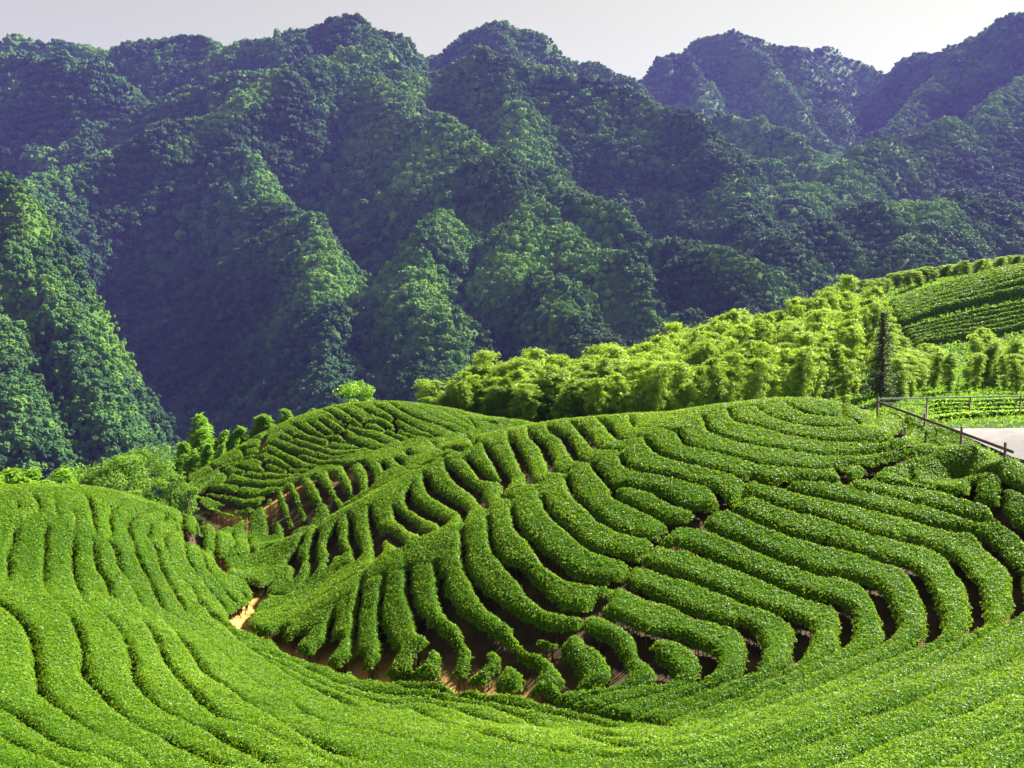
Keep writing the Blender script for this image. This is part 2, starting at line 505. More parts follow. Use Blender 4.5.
def leaf_mat(name, stops, rough=0.45, trans=0.35, tcol=(0.2, 0.36, 0.04), big=0.0, spec=0.5, vary=0.0):
    """foliage: tint attribute -> colour ramp, glossy coat, light through the blade"""
    m = bpy.data.materials.new(name)
    nt, N, L = nodes(m)
    out = N.new('ShaderNodeOutputMaterial')
    a = N.new('ShaderNodeAttribute')
    a.attribute_name = 'tint'
    r = ramp(N, stops)
    L.new(a.outputs['Fac'], r.inputs['Fac'])
    p = N.new('ShaderNodeBsdfPrincipled')
    p.inputs['Roughness'].default_value = rough
    p.inputs['Specular IOR Level'].default_value = spec
    t = N.new('ShaderNodeBsdfTranslucent')
    mx = N.new('ShaderNodeMixShader')
    mx.inputs[0].default_value = trans
    col = r.outputs['Color']
    if big:
        tc = N.new('ShaderNodeTexCoord')
        nz = N.new('ShaderNodeTexNoise')
        nz.inputs['Scale'].default_value = big
        nz.inputs['Detail'].default_value = 3
        L.new(tc.outputs['Object'], nz.inputs['Vector'])
        hs = N.new('ShaderNodeHueSaturation')
        mr = N.new('ShaderNodeMapRange')
        mr.inputs['From Min'].default_value = 0.3
        mr.inputs['From Max'].default_value = 0.7
        mr.inputs['To Min'].default_value = 0.75
        mr.inputs['To Max'].default_value = 1.25
        L.new(nz.outputs['Fac'], mr.inputs['Value'])
        L.new(mr.outputs['Result'], hs.inputs['Value'])
        L.new(col, hs.inputs['Color'])
        col = hs.outputs['Color']
    if vary:      # each plant a little lighter or darker than the next
        oi = N.new('ShaderNodeObjectInfo')
        hv = N.new('ShaderNodeHueSaturation')
        m_ = N.new('ShaderNodeMapRange')
        m_.inputs['To Min'].default_value = 1 - vary
        m_.inputs['To Max'].default_value = 1 + vary
        L.new(oi.outputs['Random'], m_.inputs['Value'])
        L.new(m_.outputs['Result'], hv.inputs['Value'])
        m2_ = N.new('ShaderNodeMapRange')
        m2_.inputs['To Min'].default_value = 0.515
        m2_.inputs['To Max'].default_value = 0.485
        L.new(oi.outputs['Random'], m2_.inputs['Value'])
        L.new(m2_.outputs['Result'], hv.inputs['Hue'])
        L.new(col, hv.inputs['Color'])
        col = hv.outputs['Color']
    L.new(col, p.inputs['Base Color'])
    mul = N.new('ShaderNodeMixRGB')
    mul.blend_type = 'MIX'
    mul.inputs[0].default_value = 0.6
    mul.inputs[2].default_value = (*tcol, 1)
    L.new(col, mul.inputs[1])
    L.new(mul.outputs[0], t.inputs['Color'])
    L.new(p.outputs[0], mx.inputs[1])
    L.new(t.outputs[0], mx.inputs[2])
    L.new(mx.outputs[0], out.inputs['Surface'])
    return m


def leaf_quads(c, n, size, rs, fold=0.25, spread=0.7, aspect=0.45, up=0.0):
    """diamond shaped leaf blades at c (k,3) about normals n (k,3), length size (k,)"""
    k = len(c)
    r = rs.normal(size=(k, 3))
    nn = n + spread * rs.normal(size=(k, 3))
    nn[:, 2] += up
    nn /= np.linalg.norm(nn, axis=1, keepdims=True) + 1e-9
    u = r - (r * nn).sum(1, keepdims=True) * nn
    u /= np.linalg.norm(u, axis=1, keepdims=True) + 1e-9
    w = np.cross(nn, u)
    s = size[:, None]
    v = np.empty((k, 4, 3))
    v[:, 0] = c - u * s * 0.5
    v[:, 1] = c + w * s * aspect * 0.5 + nn * s * fold * 0.3
    v[:, 2] = c + u * s * 0.5
    v[:, 3] = c - w * s * aspect * 0.5 + nn * s * fold * 0.3
    return v.reshape(-1, 3), np.arange(k * 4).reshape(k, 4)


TEA = [(0.0, (0.035, 0.10, 0.004)), (0.45, (0.095, 0.215, 0.006)), (0.8, (0.17, 0.31, 0.012)), (1.0, (0.29, 0.39, 0.05))]
M_TEA = leaf_mat('tea_leaf', TEA, rough=0.45, trans=0.42, tcol=(0.34, 0.50, 0.012), spec=0.22)
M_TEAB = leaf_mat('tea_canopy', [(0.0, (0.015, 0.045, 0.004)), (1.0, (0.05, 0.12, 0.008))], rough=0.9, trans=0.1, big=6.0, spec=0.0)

# ------------------------------------------------------------------ tea canopy, cut into hedges by the gaps
gs = 0.1
hx = np.arange(-44, 34, gs)
hy = np.arange(13.0, 97, gs)
HX, HY = np.meshgrid(hx, hy)
HH = 0.95
drop = np.zeros(HX.shape)
edge = np.full(HX.shape, 9.0)        # distance from the nearest gap's edge
regid = np.zeros(HX.shape, np.int8)
regd = np.full(HX.shape, 1e9)
RIDX = {'knoll': 1, 'left': 2, 'gully': 3, 'back': 4}
wob = 0.045 * fbm(HX / 0.7, HY / 0.7, 5, 3) + 0.04 * fbm(HX / 0.2, HY / 0.2, 15, 2)


def stamp(reg, l):
    rid = RIDX[reg]
    narrow = 0.55 if reg == 'left' else 1.0
    for k in range(len(l) - 1):
        (x0, y0, w0), (x1, y1, w1) = l[k], l[k + 1]
        R = 1.3
        a0 = max(0, int((min(y0, y1) - R - hy[0]) / gs)); a1 = int((max(y0, y1) + R - hy[0]) / gs) + 2
        b0 = max(0, int((min(x0, x1) - R - hx[0]) / gs)); b1 = int((max(x0, x1) + R - hx[0]) / gs) + 2
        if a1 <= 0 or b1 <= 0 or a0 >= len(hy) or b0 >= len(hx):
            continue
        sl = (slice(a0, a1), slice(b0, b1))
        X, Y = HX[sl], HY[sl]
        dx, dy = x1 - x0, y1 - y0
        L2 = dx * dx + dy * dy + 1e-9
        t = np.clip(((X - x0) * dx + (Y - y0) * dy) / L2, 0, 1)
        d = np.hypot(X - x0 - t * dx, Y - y0 - t * dy)
        w = w0 * (1 - t) + w1 * t
        s = np.clip((w - 0.022) / 0.08, 0, 1)
        s = 0.10 + 0.90 * s * s * (3 - 2 * s)
        r = np.where(s < 0.6, 0.20 if reg == 'left' else 0.42 - 0.3 * s, 0.20 * narrow + 0.02)
        e = d - w + wob[sl] * s
        q = 1 - np.clip(e / r, 0, 1)
        prof = (1 - q ** 2.4) ** (1 / 2.4)
        dr = s * HH * 1.15 * (1 - prof)
        drop[sl] = np.maximum(drop[sl], dr)
        edge[sl] = np.minimum(edge[sl], d - np.maximum(w, 0.085))
        better = d < regd[sl]
        regd[sl] = np.where(better, d, regd[sl])
        regid[sl] = np.where(better, rid, regid[sl])


# the planted area (plan outline)
AREA = [(-10, 13.2), (14, 13.2), (33.9, 30), (33.9, 38), (25, 42.5), (22.6, 45), (21.9, 50), (21.2, 58), (18, 61), (10, 63.5), (5, 67), (5, 76), (1, 85), (-6, 91.5), (-16, 95.5),
        (-25, 94.5), (-28.5, 88), (-25.5, 77), (-22, 71), (-18, 65), (-20, 62), (-27, 58.5), (-43, 56.5), (-43, 40), (-22, 18)]


def inside(poly, x, y):
    c = np.zeros(np.shape(x), bool)
    n = len(poly)
    for i in range(n):
        x0, y0 = poly[i]
        x1, y1 = poly[(i + 1) % n]
        if y0 == y1:
            continue
        k = ((y0 > y) != (y1 > y)) & (x < (x1 - x0) * (y - y0) / (y1 - y0) + x0)
        c ^= k
    return c


planted = inside(AREA, HX + 0.5 * fbm(HX / 2, HY / 2, 3, 2), HY)
for reg, l in LINES:
    stamp(reg, l)


def closing(l, rev):
    """seam that carries a gap on from its blind end to the next gap, where the bushes close over it"""
    q = l[::-1] if rev else l
    k = len(q) - 1
    acc = 0
    while k > 0 and acc < 0.8:
        acc += math.hypot(q[k][0] - q[k - 1][0], q[k][1] - q[k - 1][1])
        k -= 1
    x, y = q[-1][0], q[-1][1]
    dx, dy = x - q[k][0], y - q[k][1]
    n = math.hypot(dx, dy) + 1e-9
    dx, dy = dx / n, dy / n
    best = None
    for ang in (0, 15, -15, 30, -30, 50, -50, 70, -70):
        c, s_ = math.cos(math.radians(ang)), math.sin(math.radians(ang))
        ux, uy = dx * c - dy * s_, dx * s_ + dy * c
        t = 0.0
        near = True
        while t < 9.0:
            X, Y = x + ux * t, y + uy * t
            i = int(round((X - hx[0]) / gs))
            j = int(round((Y - hy[0]) / gs))
            out_ = not (0 <= i < len(hx) and 0 <= j < len(hy)) or not planted[j, i]
            g = out_ or edge[j, i] <= 0
            if near:
                if out_ or (not g and t > 0.3):
                    near = False
                elif g and t > 0.9:
                    return None      # already meets another gap
            if not near and g:
                cost = t * (1 + abs(ang) / 60)
                if best is None or cost < best[0]:
                    best = (cost, t + 0.1, ux, uy)
                break
            t += 0.05
    if best is None:
        return None
    _, t, ux, uy = best
    return [(x, y, 0.022), (x + ux * t, y + uy * t, 0.022)]


for reg, l in list(LINES):
    for rev in (False, True):
        c = closing(l, rev)
        if c:
            stamp(reg, c)

# rounded rim at the outer border of the planting
free = planted & (edge > 0)
ny, nx = HX.shape
# label connected pieces by runs + union-find
parent = [0]


def find(a):
    while parent[a] != a:
        parent[a] = parent[parent[a]]
        a = parent[a]
    return a


lab = np.zeros(HX.shape, np.int32)
prev = []
for j in range(ny):
    row = free[j]
    d = np.diff(np.concatenate([[0], row.astype(np.int8), [0]]))
    st = np.nonzero(d == 1)[0]
    en = np.nonzero(d == -1)[0]
    cur = []
    pi = 0
    for a, b in zip(st, en):
        l = 0
        while pi < len(prev) and prev[pi][1] <= a:
            pi += 1
        q = pi
        while q < len(prev) and prev[q][0] < b:
            r = find(prev[q][2])
            if l == 0:
                l = r
            elif r != l:
                parent[max(r, l)] = min(r, l)
                l = min(r, l)
            q += 1
        if l == 0:
            l = len(parent)
            parent.append(l)
        lab[j, a:b] = l
        cur.append((a, b, l))
    prev = cur
root = np.array([find(i) for i in range(len(parent))])
lab = root[lab]
cnt = np.bincount(lab.ravel())
# scraps smaller than a bush melt into their neighbour
small = (cnt < 35)
lab[small[lab]] = 0
for it in range(9):
    z = lab == 0
    for ax, sh in ((0, 1), (0, -1), (1, 1), (1, -1)):
        nb = np.roll(lab, sh, ax)
        lab = np.where(z & (lab == 0) & (nb > 0), nb, lab)
lab[~planted] = 0
HT = T(HX, HY)
lump = 0.045 * fbm(HX / 0.9, HY / 0.9, 21, 3) + 0.035 * fbm(HX / 0.25, HY / 0.25, 31, 2)
HZ = HT - drop + lump * 1.0
CAMP = np.zeros(3)
# ------------------------------------------------------------------ build the hedges
VID = np.arange(nx * ny).reshape(ny, nx)
FQ = np.stack([VID[:-1, :-1], VID[:-1, 1:], VID[1:, 1:], VID[1:, :-1]], -1).reshape(-1, 4)
flab = lab[:-1, :-1].ravel()
dq = drop.ravel()
# the clipped table overhangs: below its rim a tea bush is bare stems, so the shell ends there
rim = 0.23 + 0.09 * fbm(HX / 0.35, HY / 0.35, 91, 2).ravel()
sunk = (dq[FQ].min(1) > rim[FQ[:, 0]] * HH)
HZ = HT - np.minimum(drop, (rim * HH + 0.06).reshape(drop.shape)) + lump
gyv, gxv = np.gradient(HT - drop + lump, gs)
NRM = np.stack([-gxv, -gyv, np.ones_like(gxv)], -1)
NRM /= np.linalg.norm(NRM, axis=-1, keepdims=True)
VV = np.stack([HX, HY, HZ], -1).reshape(-1, 3)
VN = NRM.reshape(-1, 3)
sx_, sy_, sd_ = proj(VV[:, 0], VV[:, 1], VV[:, 2])
vis_f = (sx_[FQ[:, 0]] > -120) & (sx_[FQ[:, 0]] < 1150) & (sy_[FQ[:, 0]] < 830)
ok = (flab > 0) & ~sunk
fidx = np.nonzero(ok)[0]
fidx = fidx[np.argsort(flab[fidx], kind='stable')]
labs, start = np.unique(flab[fidx], return_index=True)
start = np.append(start, len(fidx))
HEDGES = []
M_STEM = bpy.data.materials.new('tea_stem')
M_STEM.use_nodes = True
M_STEM.node_tree.nodes['Principled BSDF'].inputs['Base Color'].default_value = (0.11, 0.08, 0.055, 1)
M_STEM.node_tree.nodes['Principled BSDF'].inputs['Roughness'].default_value = 0.9
vtint = np.clip(0.5 + 0.5 * fbm(HX / 3, HY / 3, 51, 3), 0, 1).ravel()
# broad drift of leaf age over the hills, and young flush on the plucking table
flush = np.clip(0.5 + 0.55 * fbm(HX / 5.5, HY / 5.5, 61, 3) + 0.15 * fbm(HX / 0.8, HY / 0.8, 63, 2), 0, 1).ravel()
for q, lb in enumerate(labs):
    fi = fidx[start[q]:start[q + 1]]
    if vis_f[fi].sum() < 12:
        continue
    f = FQ[fi]
    used, inv = np.unique(f.ravel(), return_inverse=True)
    v = VV[used]
    f = inv.reshape(-1, 4)
    c = v[f].mean(1)
    n = VN[used][f].mean(1)
    n /= np.linalg.norm(n, axis=1, keepdims=True)
    dist = np.linalg.norm(c, axis=1)
    area = gs * gs / np.clip(n[:, 2], 0.3, 1)
    dens = np.clip(560 * (24 / dist) ** 1.15, 95, 640)
    face = -(c * n).sum(1) / dist
    dens = dens * np.where(vis_f[fi], 1, 0.3)
    num = rng.poisson(area * dens)
    k = np.repeat(np.arange(len(f)), num)
    a, b = rng.random(len(k))[:, None], rng.random(len(k))[:, None]
    fv = v[f[k]]
    p = (fv[:, 0] * (1 - a) + fv[:, 1] * a) * (1 - b) + (fv[:, 3] * (1 - a) + fv[:, 2] * a) * b
    sz = np.clip(0.064 * (dist[k] / 24) ** 0.6, 0.05, 0.14) * rng.uniform(0.65, 1.35, len(k))
    nl = n[k]
    p = p + nl * (rng.uniform(-0.01, 0.06, len(k))[:, None] + sz[:, None] * 0.1)
    lv, lf = leaf_quads(p, nl, sz, rng, spread=0.55, aspect=0.5, up=0.15)
    base = flush[FQ[fi][:, 0]][k]
    lt = np.clip(0.18 + 0.5 * base + 0.21 * rng.normal(size=len(k)) + 0.08 * rng.normal(), 0, 1)
    # bare stems under the rim
    ri_ = np.nonzero((dq[FQ[fi]].max(1) > 0.14 * HH) & vis_f[fi])[0]
    ri_ = ri_[rng.random(len(ri_)) < 0.35]
    if len(ri_):
        b0 = c[ri_] - n[ri_] * [[0.12, 0.12, 0]]
        b0[:, 2] -= 0.03
        g0 = b0.copy()
        g0[:, :2] -= n[ri_][:, :2] * rng.uniform(0.0, 0.3, (len(ri_), 1))
        g0[:, 2] = Tb(g0[:, 0], g0[:, 1]) - 0.97
        aa = rng.uniform(0, 3.14, len(ri_))
        wd = np.stack([np.cos(aa), np.sin(aa), 0 * aa], -1) * 0.022
        wd2 = np.stack([-np.sin(aa), np.cos(aa), 0 * aa], -1) * 0.022
        sv_ = np.stack([g0 - wd, g0 + wd, b0 + wd * .5, b0 - wd * .5, g0 - wd2, g0 + wd2, b0 + wd2 * .5, b0 - wd2 * .5], 1).reshape(-1, 3)
        sf_ = np.arange(len(sv_)).reshape(-1, 4)
    else:
        sv_, sf_ = np.zeros((0, 3)), np.zeros((0, 4), int)
    allv = np.vstack([v, lv, sv_])
    allf = np.vstack([f, lf + len(v), sf_ + len(v) + len(lv)])
    mi = np.concatenate([np.zeros(len(f), int), np.ones(len(lf), int), np.full(len(sf_), 2)])
    lf = np.vstack([lf, sf_])
    lt = np.concatenate([lt, np.full(len(sf_) , 0.5)])
    sm = np.concatenate([np.ones(len(f), bool), np.zeros(len(lf), bool)])
    at = np.concatenate([vtint[used], np.repeat(lt, 4)])
    # origin at the foot of the hedge
    o3 = np.array([v[:, 0].mean(), v[:, 1].mean(), (v[:, 2]).min()])
    me = new_mesh('tea_hedge', allv - o3, allf, [M_TEAB, M_TEA, M_STEM], mi, sm, at)
    ob = link('tea_hedge', me, loc=o3)
    seen = vis_f[fi]
    px, py, dd = proj(c[:, 0], c[:, 1], c[:, 2])
    rr = np.bincount(regid.ravel()[FQ[fi][:, 0]], minlength=5)
    HEDGES.append(dict(o=ob, px=px[seen].mean() if seen.any() else px.mean(), py=py[seen].mean() if seen.any() else py.mean(),
                       n=len(fi), reg=int(rr[1:].argmax()) + 1, x=c[:, 0].mean(), y=c[:, 1].mean(), z=c[:, 2].mean(),
                       ext=math.hypot(np.ptp(c[:, 0]), np.ptp(c[:, 1])), pmin=(px[seen].min(), py[seen].min()), pmax=(px[seen].max(), py[seen].max())))
print('hedges', len(HEDGES), 'leaf+body faces', sum(len(h['o'].data.polygons) for h in HEDGES))

# ------------------------------------------------------------------ ground of the tea hills
GO = 0.90


def G(x, y):
    return Tb(x, y) - GO


def hitg(px, py, dmin=10, dmax=230):
    D = _D[(_D >= dmin) & (_D <= dmax)]
    x, y, z = P(px, py, 1.0)
    g = D * z - G(D * x, D * y)
    neg = np.nonzero((g[1:] <= 0) & (g[:-1] > 0))[0]
    d = D[neg[0]] if len(neg) else D[np.argmin(np.abs(g))]
    return d * x, d * y


def soil_mat():
    m = bpy.data.materials.new('ground')
    nt, N, L = nodes(m)
    out = N.new('ShaderNodeOutputMaterial')
    p = N.new('ShaderNodeBsdfPrincipled')
    p.inputs['Roughness'].default_value = 0.95
    p.inputs['Specular IOR Level'].default_value = 0.1
    a = N.new('ShaderNodeAttribute')
    a.attribute_name = 'tint'
    tc = N.new('ShaderNodeTexCoord')
    n1 = N.new('ShaderNodeTexNoise')
    n1.inputs['Scale'].default_value = 1.3
    n1.inputs['Detail'].default_value = 8
    L.new(tc.outputs['Object'], n1.inputs['Vector'])
    soil = ramp(N, [(0.3, (0.26, 0.14, 0.045)), (0.5, (0.40, 0.23, 0.07)), (0.7, (0.50, 0.33, 0.12))])
    L.new(n1.outputs['Fac'], soil.inputs['Fac'])
    n2 = N.new('ShaderNodeTexNoise')
    n2.inputs['Scale'].default_value = 0.8
    n2.inputs['Detail'].default_value = 10
    L.new(tc.outputs['Object'], n2.inputs['Vector'])
    grs = ramp(N, [(0.3, (0.02, 0.05, 0.01)), (0.5, (0.04, 0.085, 0.015)), (0.65, (0.08, 0.12, 0.03))])
    L.new(n2.outputs['Fac'], grs.inputs['Fac'])
    # undergrowth -> soil painted darker for the shade between the hedges -> trodden orange soil on the paths
    gap_shade = ramp(N, [(0.3, (0.03, 0.022, 0.014)), (0.55, (0.075, 0.05, 0.028)), (0.75, (0.15, 0.09, 0.045))])
    L.new(n2.outputs['Fac'], gap_shade.inputs['Fac'])
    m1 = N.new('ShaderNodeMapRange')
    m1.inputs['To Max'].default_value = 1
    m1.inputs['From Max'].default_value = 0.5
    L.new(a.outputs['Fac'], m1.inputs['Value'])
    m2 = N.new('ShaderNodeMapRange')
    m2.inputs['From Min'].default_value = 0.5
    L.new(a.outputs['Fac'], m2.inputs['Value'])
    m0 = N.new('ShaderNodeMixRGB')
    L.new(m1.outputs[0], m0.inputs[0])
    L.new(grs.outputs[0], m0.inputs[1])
    L.new(gap_shade.outputs[0], m0.inputs[2])
    mx = N.new('ShaderNodeMixRGB')
    L.new(m2.outputs[0], mx.inputs[0])
    L.new(m0.outputs[0], mx.inputs[1])
    L.new(soil.outputs[0], mx.inputs[2])
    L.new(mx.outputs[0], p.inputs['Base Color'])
    bm = N.new('ShaderNodeBump')
    bm.inputs['Strength'].default_value = 0.6
    bm.inputs['Distance'].default_value = 0.15
    L.new(n1.outputs['Fac'], bm.inputs['Height'])
    L.new(bm.outputs[0], p.inputs['Normal'])
    L.new(p.outputs[0], out.inputs['Surface'])
    return m


ggx = np.concatenate([np.arange(-128, -40, 1.2), np.arange(-40, 34, 0.4), np.arange(34, 168, 1.2)])
ggy = np.concatenate([np.arange(-10, 14, 0.8), np.arange(14, 97, 0.4), np.arange(97, 260, 1.2)])
XX, YY = np.meshgrid(ggx, ggy)
ZZ = G(XX, YY) + 0.05 * fbm(XX / 1.1, YY / 1.1, 71, 2)
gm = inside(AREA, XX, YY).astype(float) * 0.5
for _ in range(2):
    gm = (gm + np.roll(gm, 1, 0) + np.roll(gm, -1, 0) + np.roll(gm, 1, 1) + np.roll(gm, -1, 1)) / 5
pd = np.full(XX.shape, 99.0)
for l in PATHS:
    for x, y, w in l[::2]:
        pd = np.minimum(pd, np.hypot(XX - x, YY - y))
print('paths', len(PATHS))
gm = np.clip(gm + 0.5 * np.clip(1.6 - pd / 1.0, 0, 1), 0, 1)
GI = np.arange(XX.size).reshape(XX.shape)
gf = np.stack([GI[:-1, :-1], GI[:-1, 1:], GI[1:, 1:], GI[1:, :-1]], -1).reshape(-1, 4)
M_GROUND = soil_mat()
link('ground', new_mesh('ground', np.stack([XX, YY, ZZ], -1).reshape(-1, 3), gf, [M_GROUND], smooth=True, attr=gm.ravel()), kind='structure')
# ------------------------------------------------------------------ mountains: ridge lines with their own distances, slopes falling away on both sides
RIDGES = [
    # (slope, [(px, py, depth), ...])
    (0.75, [(-250, 60, 2000), (0, 38, 1950), (60, 46, 1950), (100, 53, 1900), (160, 48, 1850), (215, 42, 1800), (280, 33, 1750), (310, 22, 1720), (360, 20, 1700), (385, 24, 1680), (402, 50, 1650)]),
    (0.75, [(-120, 60, 1650), (15, 62, 1600), (60, 58, 1580), (100, 66, 1560), (122, 88, 1540), (126, 100, 1530)]),
    (0.88, [(402, 50, 1650), (335, 43, 1500), (290, 75, 1400), (250, 110, 1330), (235, 145, 1260), (260, 185, 1160), (290, 220, 1060), (322, 250, 960), (342, 300, 850), (348, 380, 700), (352, 440, 600)]),
    (0.75, [(335, 43, 1500), (430, 57, 1520), (500, 62, 1500), (560, 76, 1480), (637, 97, 1430), (687, 120, 1370), (712, 165, 1260), (732, 205, 1150), (765, 245, 1000), (785, 300, 850)]),
    (0.8, [(290, 68, 1420), (220, 88, 1500), (150, 108, 1480), (90, 132, 1430), (45, 165, 1370), (0, 188, 1300), (-80, 215, 1200)]),
    (0.8, [(240, 120, 1330), (150, 132, 1290), (100, 150, 1250), (50, 168, 1200), (0, 192, 1120), (-80, 230, 1020)]),
    (1.5, [(-120, 185, 760), (-20, 192, 720), (14, 190, 715), (36, 202, 700), (44, 232, 660), (38, 268, 620)]),
    (1.45, [(20, 268, 680), (58, 268, 640), (78, 312, 590), (98, 350, 545), (112, 384, 515), (122, 420, 480), (126, 460, 440)]),
    (0.75, [(340, 60, 1490), (395, 95, 1400), (420, 122, 1270), (470, 130, 1170), (510, 165, 1060), (530, 200, 1000), (560, 228, 940), (610, 245, 880), (650, 300, 780), (670, 350, 680)]),
    (0.75, [(590, 205, 1000), (640, 226, 930), (690, 243, 870), (727, 262, 840), (782, 303, 800)]),
    (0.8, [(505, 80, 1450), (512, 140, 1250), (547, 175, 1170), (582, 214, 1030)]),
    (0.62, [(420, 125, 1260), (446, 172, 1120), (495, 205, 1020)]),
    (0.85, [(446, 172, 1120), (430, 260, 850), (440, 340, 690), (460, 430, 560)]),
    (0.85, [(530, 205, 990), (540, 270, 830), (560, 310, 730), (590, 345, 640), (610, 390, 560)]),
    (1.1, [(20, 262, 680), (10, 320, 580), (25, 380, 500), (30, 430, 440)]),
    (0.8, [(402, 50, 2050), (430, 46, 2020), (480, 25, 2000), (512, 30, 1990), (560, 50, 1980), (585, 66, 1960), (632, 82, 1950)]),
    (0.8, [(480, 25, 2000), (520, 60, 1850), (545, 90, 1700)]),
    (0.85, [(632, 84, 2500), (660, 62, 2550), (690, 47, 2600), (715, 38, 2600), (732, 32, 2600), (760, 41, 2600), (790, 50, 2580), (808, 46, 2750), (835, 52, 2800), (862, 66, 2800), (885, 77, 2750)]),
    (0.9, [(690, 47, 2600), (705, 90, 2350), (690, 122, 2150)]),
    (0.9, [(745, 40, 2600), (790, 95, 2350), (828, 140, 2100), (838, 165, 1900)]),
    (0.9, [(808, 46, 2750), (832, 95, 2450), (848, 140, 2150)]),
    (0.8, [(700, 120, 1900), (760, 122, 1800), (800, 140, 1700), (815, 165, 1600)]),
    (0.8, [(690, 125, 1800), (720, 150, 1650), (770, 165, 1500), (800, 195, 1350)]),
    (0.85, [(885, 77, 2600), (905, 60, 2500), (930, 50, 2420), (950, 52, 2380), (985, 36, 2300), (1024, 12, 2200), (1150, -30, 2100)]),
    (0.85, [(977, 40, 2300), (942, 76, 2200), (902, 120, 2050), (862, 146, 1980), (837, 166, 1880), (800, 200, 1600)]),
    (0.8, [(1200, 90, 1750), (1024, 116, 1700), (962, 125, 1650), (902, 136, 1600), (857, 152, 1500), (822, 182, 1400), (792, 205, 1280), (780, 235, 1150)]),
    (0.75, [(1200, 180, 1250), (1024, 195, 1200), (962, 200, 1150), (912, 204, 1100), (862, 212, 1050), (812, 235, 1000), (782, 250, 940), (770, 290, 850)]),
    (0.85, [(940, 203, 1120), (930, 240, 960), (900, 275, 820)]),
    (0.85, [(1050, 60, 2000), (1010, 90, 1850), (985, 120, 1680)]),
]
us = np.linspace(-0.86, 0.86, 1050)
ds = np.geomspace(262, 3600, 470)
MX = us[None, :] * ds[:, None]
MY = np.repeat(ds[:, None], len(us), 1)
wx = 26 * fbm(MX / 170, MY / 170, 101, 4)
wy = 26 * fbm(MX / 170, MY / 170, 201, 4)
QX, QY = MX + wx, MY + wy
MZ = np.full(MX.shape, -330.0)
crest = np.full(MX.shape, 99.0)       # nearness to a ridge line: crest grass and bamboo tinted lighter to paint the sunlit bands
for sl, pl in RIDGES:
    p3 = np.array([P(*q) for q in pl])
    for k in range(len(p3) - 1):
        a, b = p3[k], p3[k + 1]
        d = b - a
        t = np.clip(((QX - a[0]) * d[0] + (QY - a[1]) * d[1]) / (d[0] ** 2 + d[1] ** 2 + 1e-6), 0, 1)
        dist = np.hypot(QX - a[0] - t * d[0], QY - a[1] - t * d[1])
        # a little rounding at the crest, then a steady slope
        fall = 1.38 * sl * (np.sqrt(dist ** 2 + 8 ** 2) - 8)
        MZ = np.maximum(MZ, a[2] + t * d[2] - fall)
        crest = np.minimum(crest, dist / (0.045 * MY + 10))
rid = 1 - np.abs(fbm(MX / 130, MY / 130, 301, 4)) * 2
MZ += (26 * (rid - 0.62) + 8 * fbm(MX / 45, MY / 45, 401, 3)) * np.clip((MY - 260) / 500, 0.3, 1.0)
MZ -= np.clip((380 - MY) / 120, 0, 1) * 60

# screen position of every surface point; which of them can be seen from about here
mpx, mpy, _ = proj(MX, MY, MZ)
elev = MZ / MY
runmax = np.maximum.accumulate(elev, 0)
seen_m = elev >= runmax - 14 / MY

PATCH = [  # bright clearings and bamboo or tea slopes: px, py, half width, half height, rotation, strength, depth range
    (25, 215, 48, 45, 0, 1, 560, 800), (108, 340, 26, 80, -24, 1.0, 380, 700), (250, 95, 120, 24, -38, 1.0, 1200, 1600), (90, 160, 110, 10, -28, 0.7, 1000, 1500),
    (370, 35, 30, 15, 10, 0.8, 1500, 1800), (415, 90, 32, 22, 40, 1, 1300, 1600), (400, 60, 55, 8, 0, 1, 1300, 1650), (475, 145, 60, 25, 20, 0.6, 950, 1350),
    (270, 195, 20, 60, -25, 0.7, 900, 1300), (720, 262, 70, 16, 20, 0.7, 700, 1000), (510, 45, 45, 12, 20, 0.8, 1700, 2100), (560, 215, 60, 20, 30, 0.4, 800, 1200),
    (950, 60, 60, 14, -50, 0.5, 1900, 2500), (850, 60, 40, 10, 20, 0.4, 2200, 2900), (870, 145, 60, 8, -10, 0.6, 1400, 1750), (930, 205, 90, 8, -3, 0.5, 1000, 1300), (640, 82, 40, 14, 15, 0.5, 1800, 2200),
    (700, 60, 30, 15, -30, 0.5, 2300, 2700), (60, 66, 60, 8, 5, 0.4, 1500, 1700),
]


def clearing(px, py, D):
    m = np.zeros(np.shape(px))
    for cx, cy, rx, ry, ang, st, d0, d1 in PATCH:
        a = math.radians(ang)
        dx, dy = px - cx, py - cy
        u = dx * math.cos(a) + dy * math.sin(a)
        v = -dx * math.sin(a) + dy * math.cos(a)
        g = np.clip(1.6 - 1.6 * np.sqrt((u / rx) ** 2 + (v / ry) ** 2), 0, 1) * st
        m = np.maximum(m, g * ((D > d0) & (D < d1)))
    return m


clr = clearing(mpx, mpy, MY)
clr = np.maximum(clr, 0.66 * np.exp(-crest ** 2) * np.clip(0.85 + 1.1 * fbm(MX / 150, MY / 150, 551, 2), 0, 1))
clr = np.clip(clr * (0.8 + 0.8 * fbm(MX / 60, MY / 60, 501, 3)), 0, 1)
MI = np.arange(MX.size).reshape(MX.shape)
mf = np.stack([MI[:-1, :-1], MI[:-1, 1:], MI[1:, 1:], MI[1:, :-1]], -1).reshape(-1, 4)


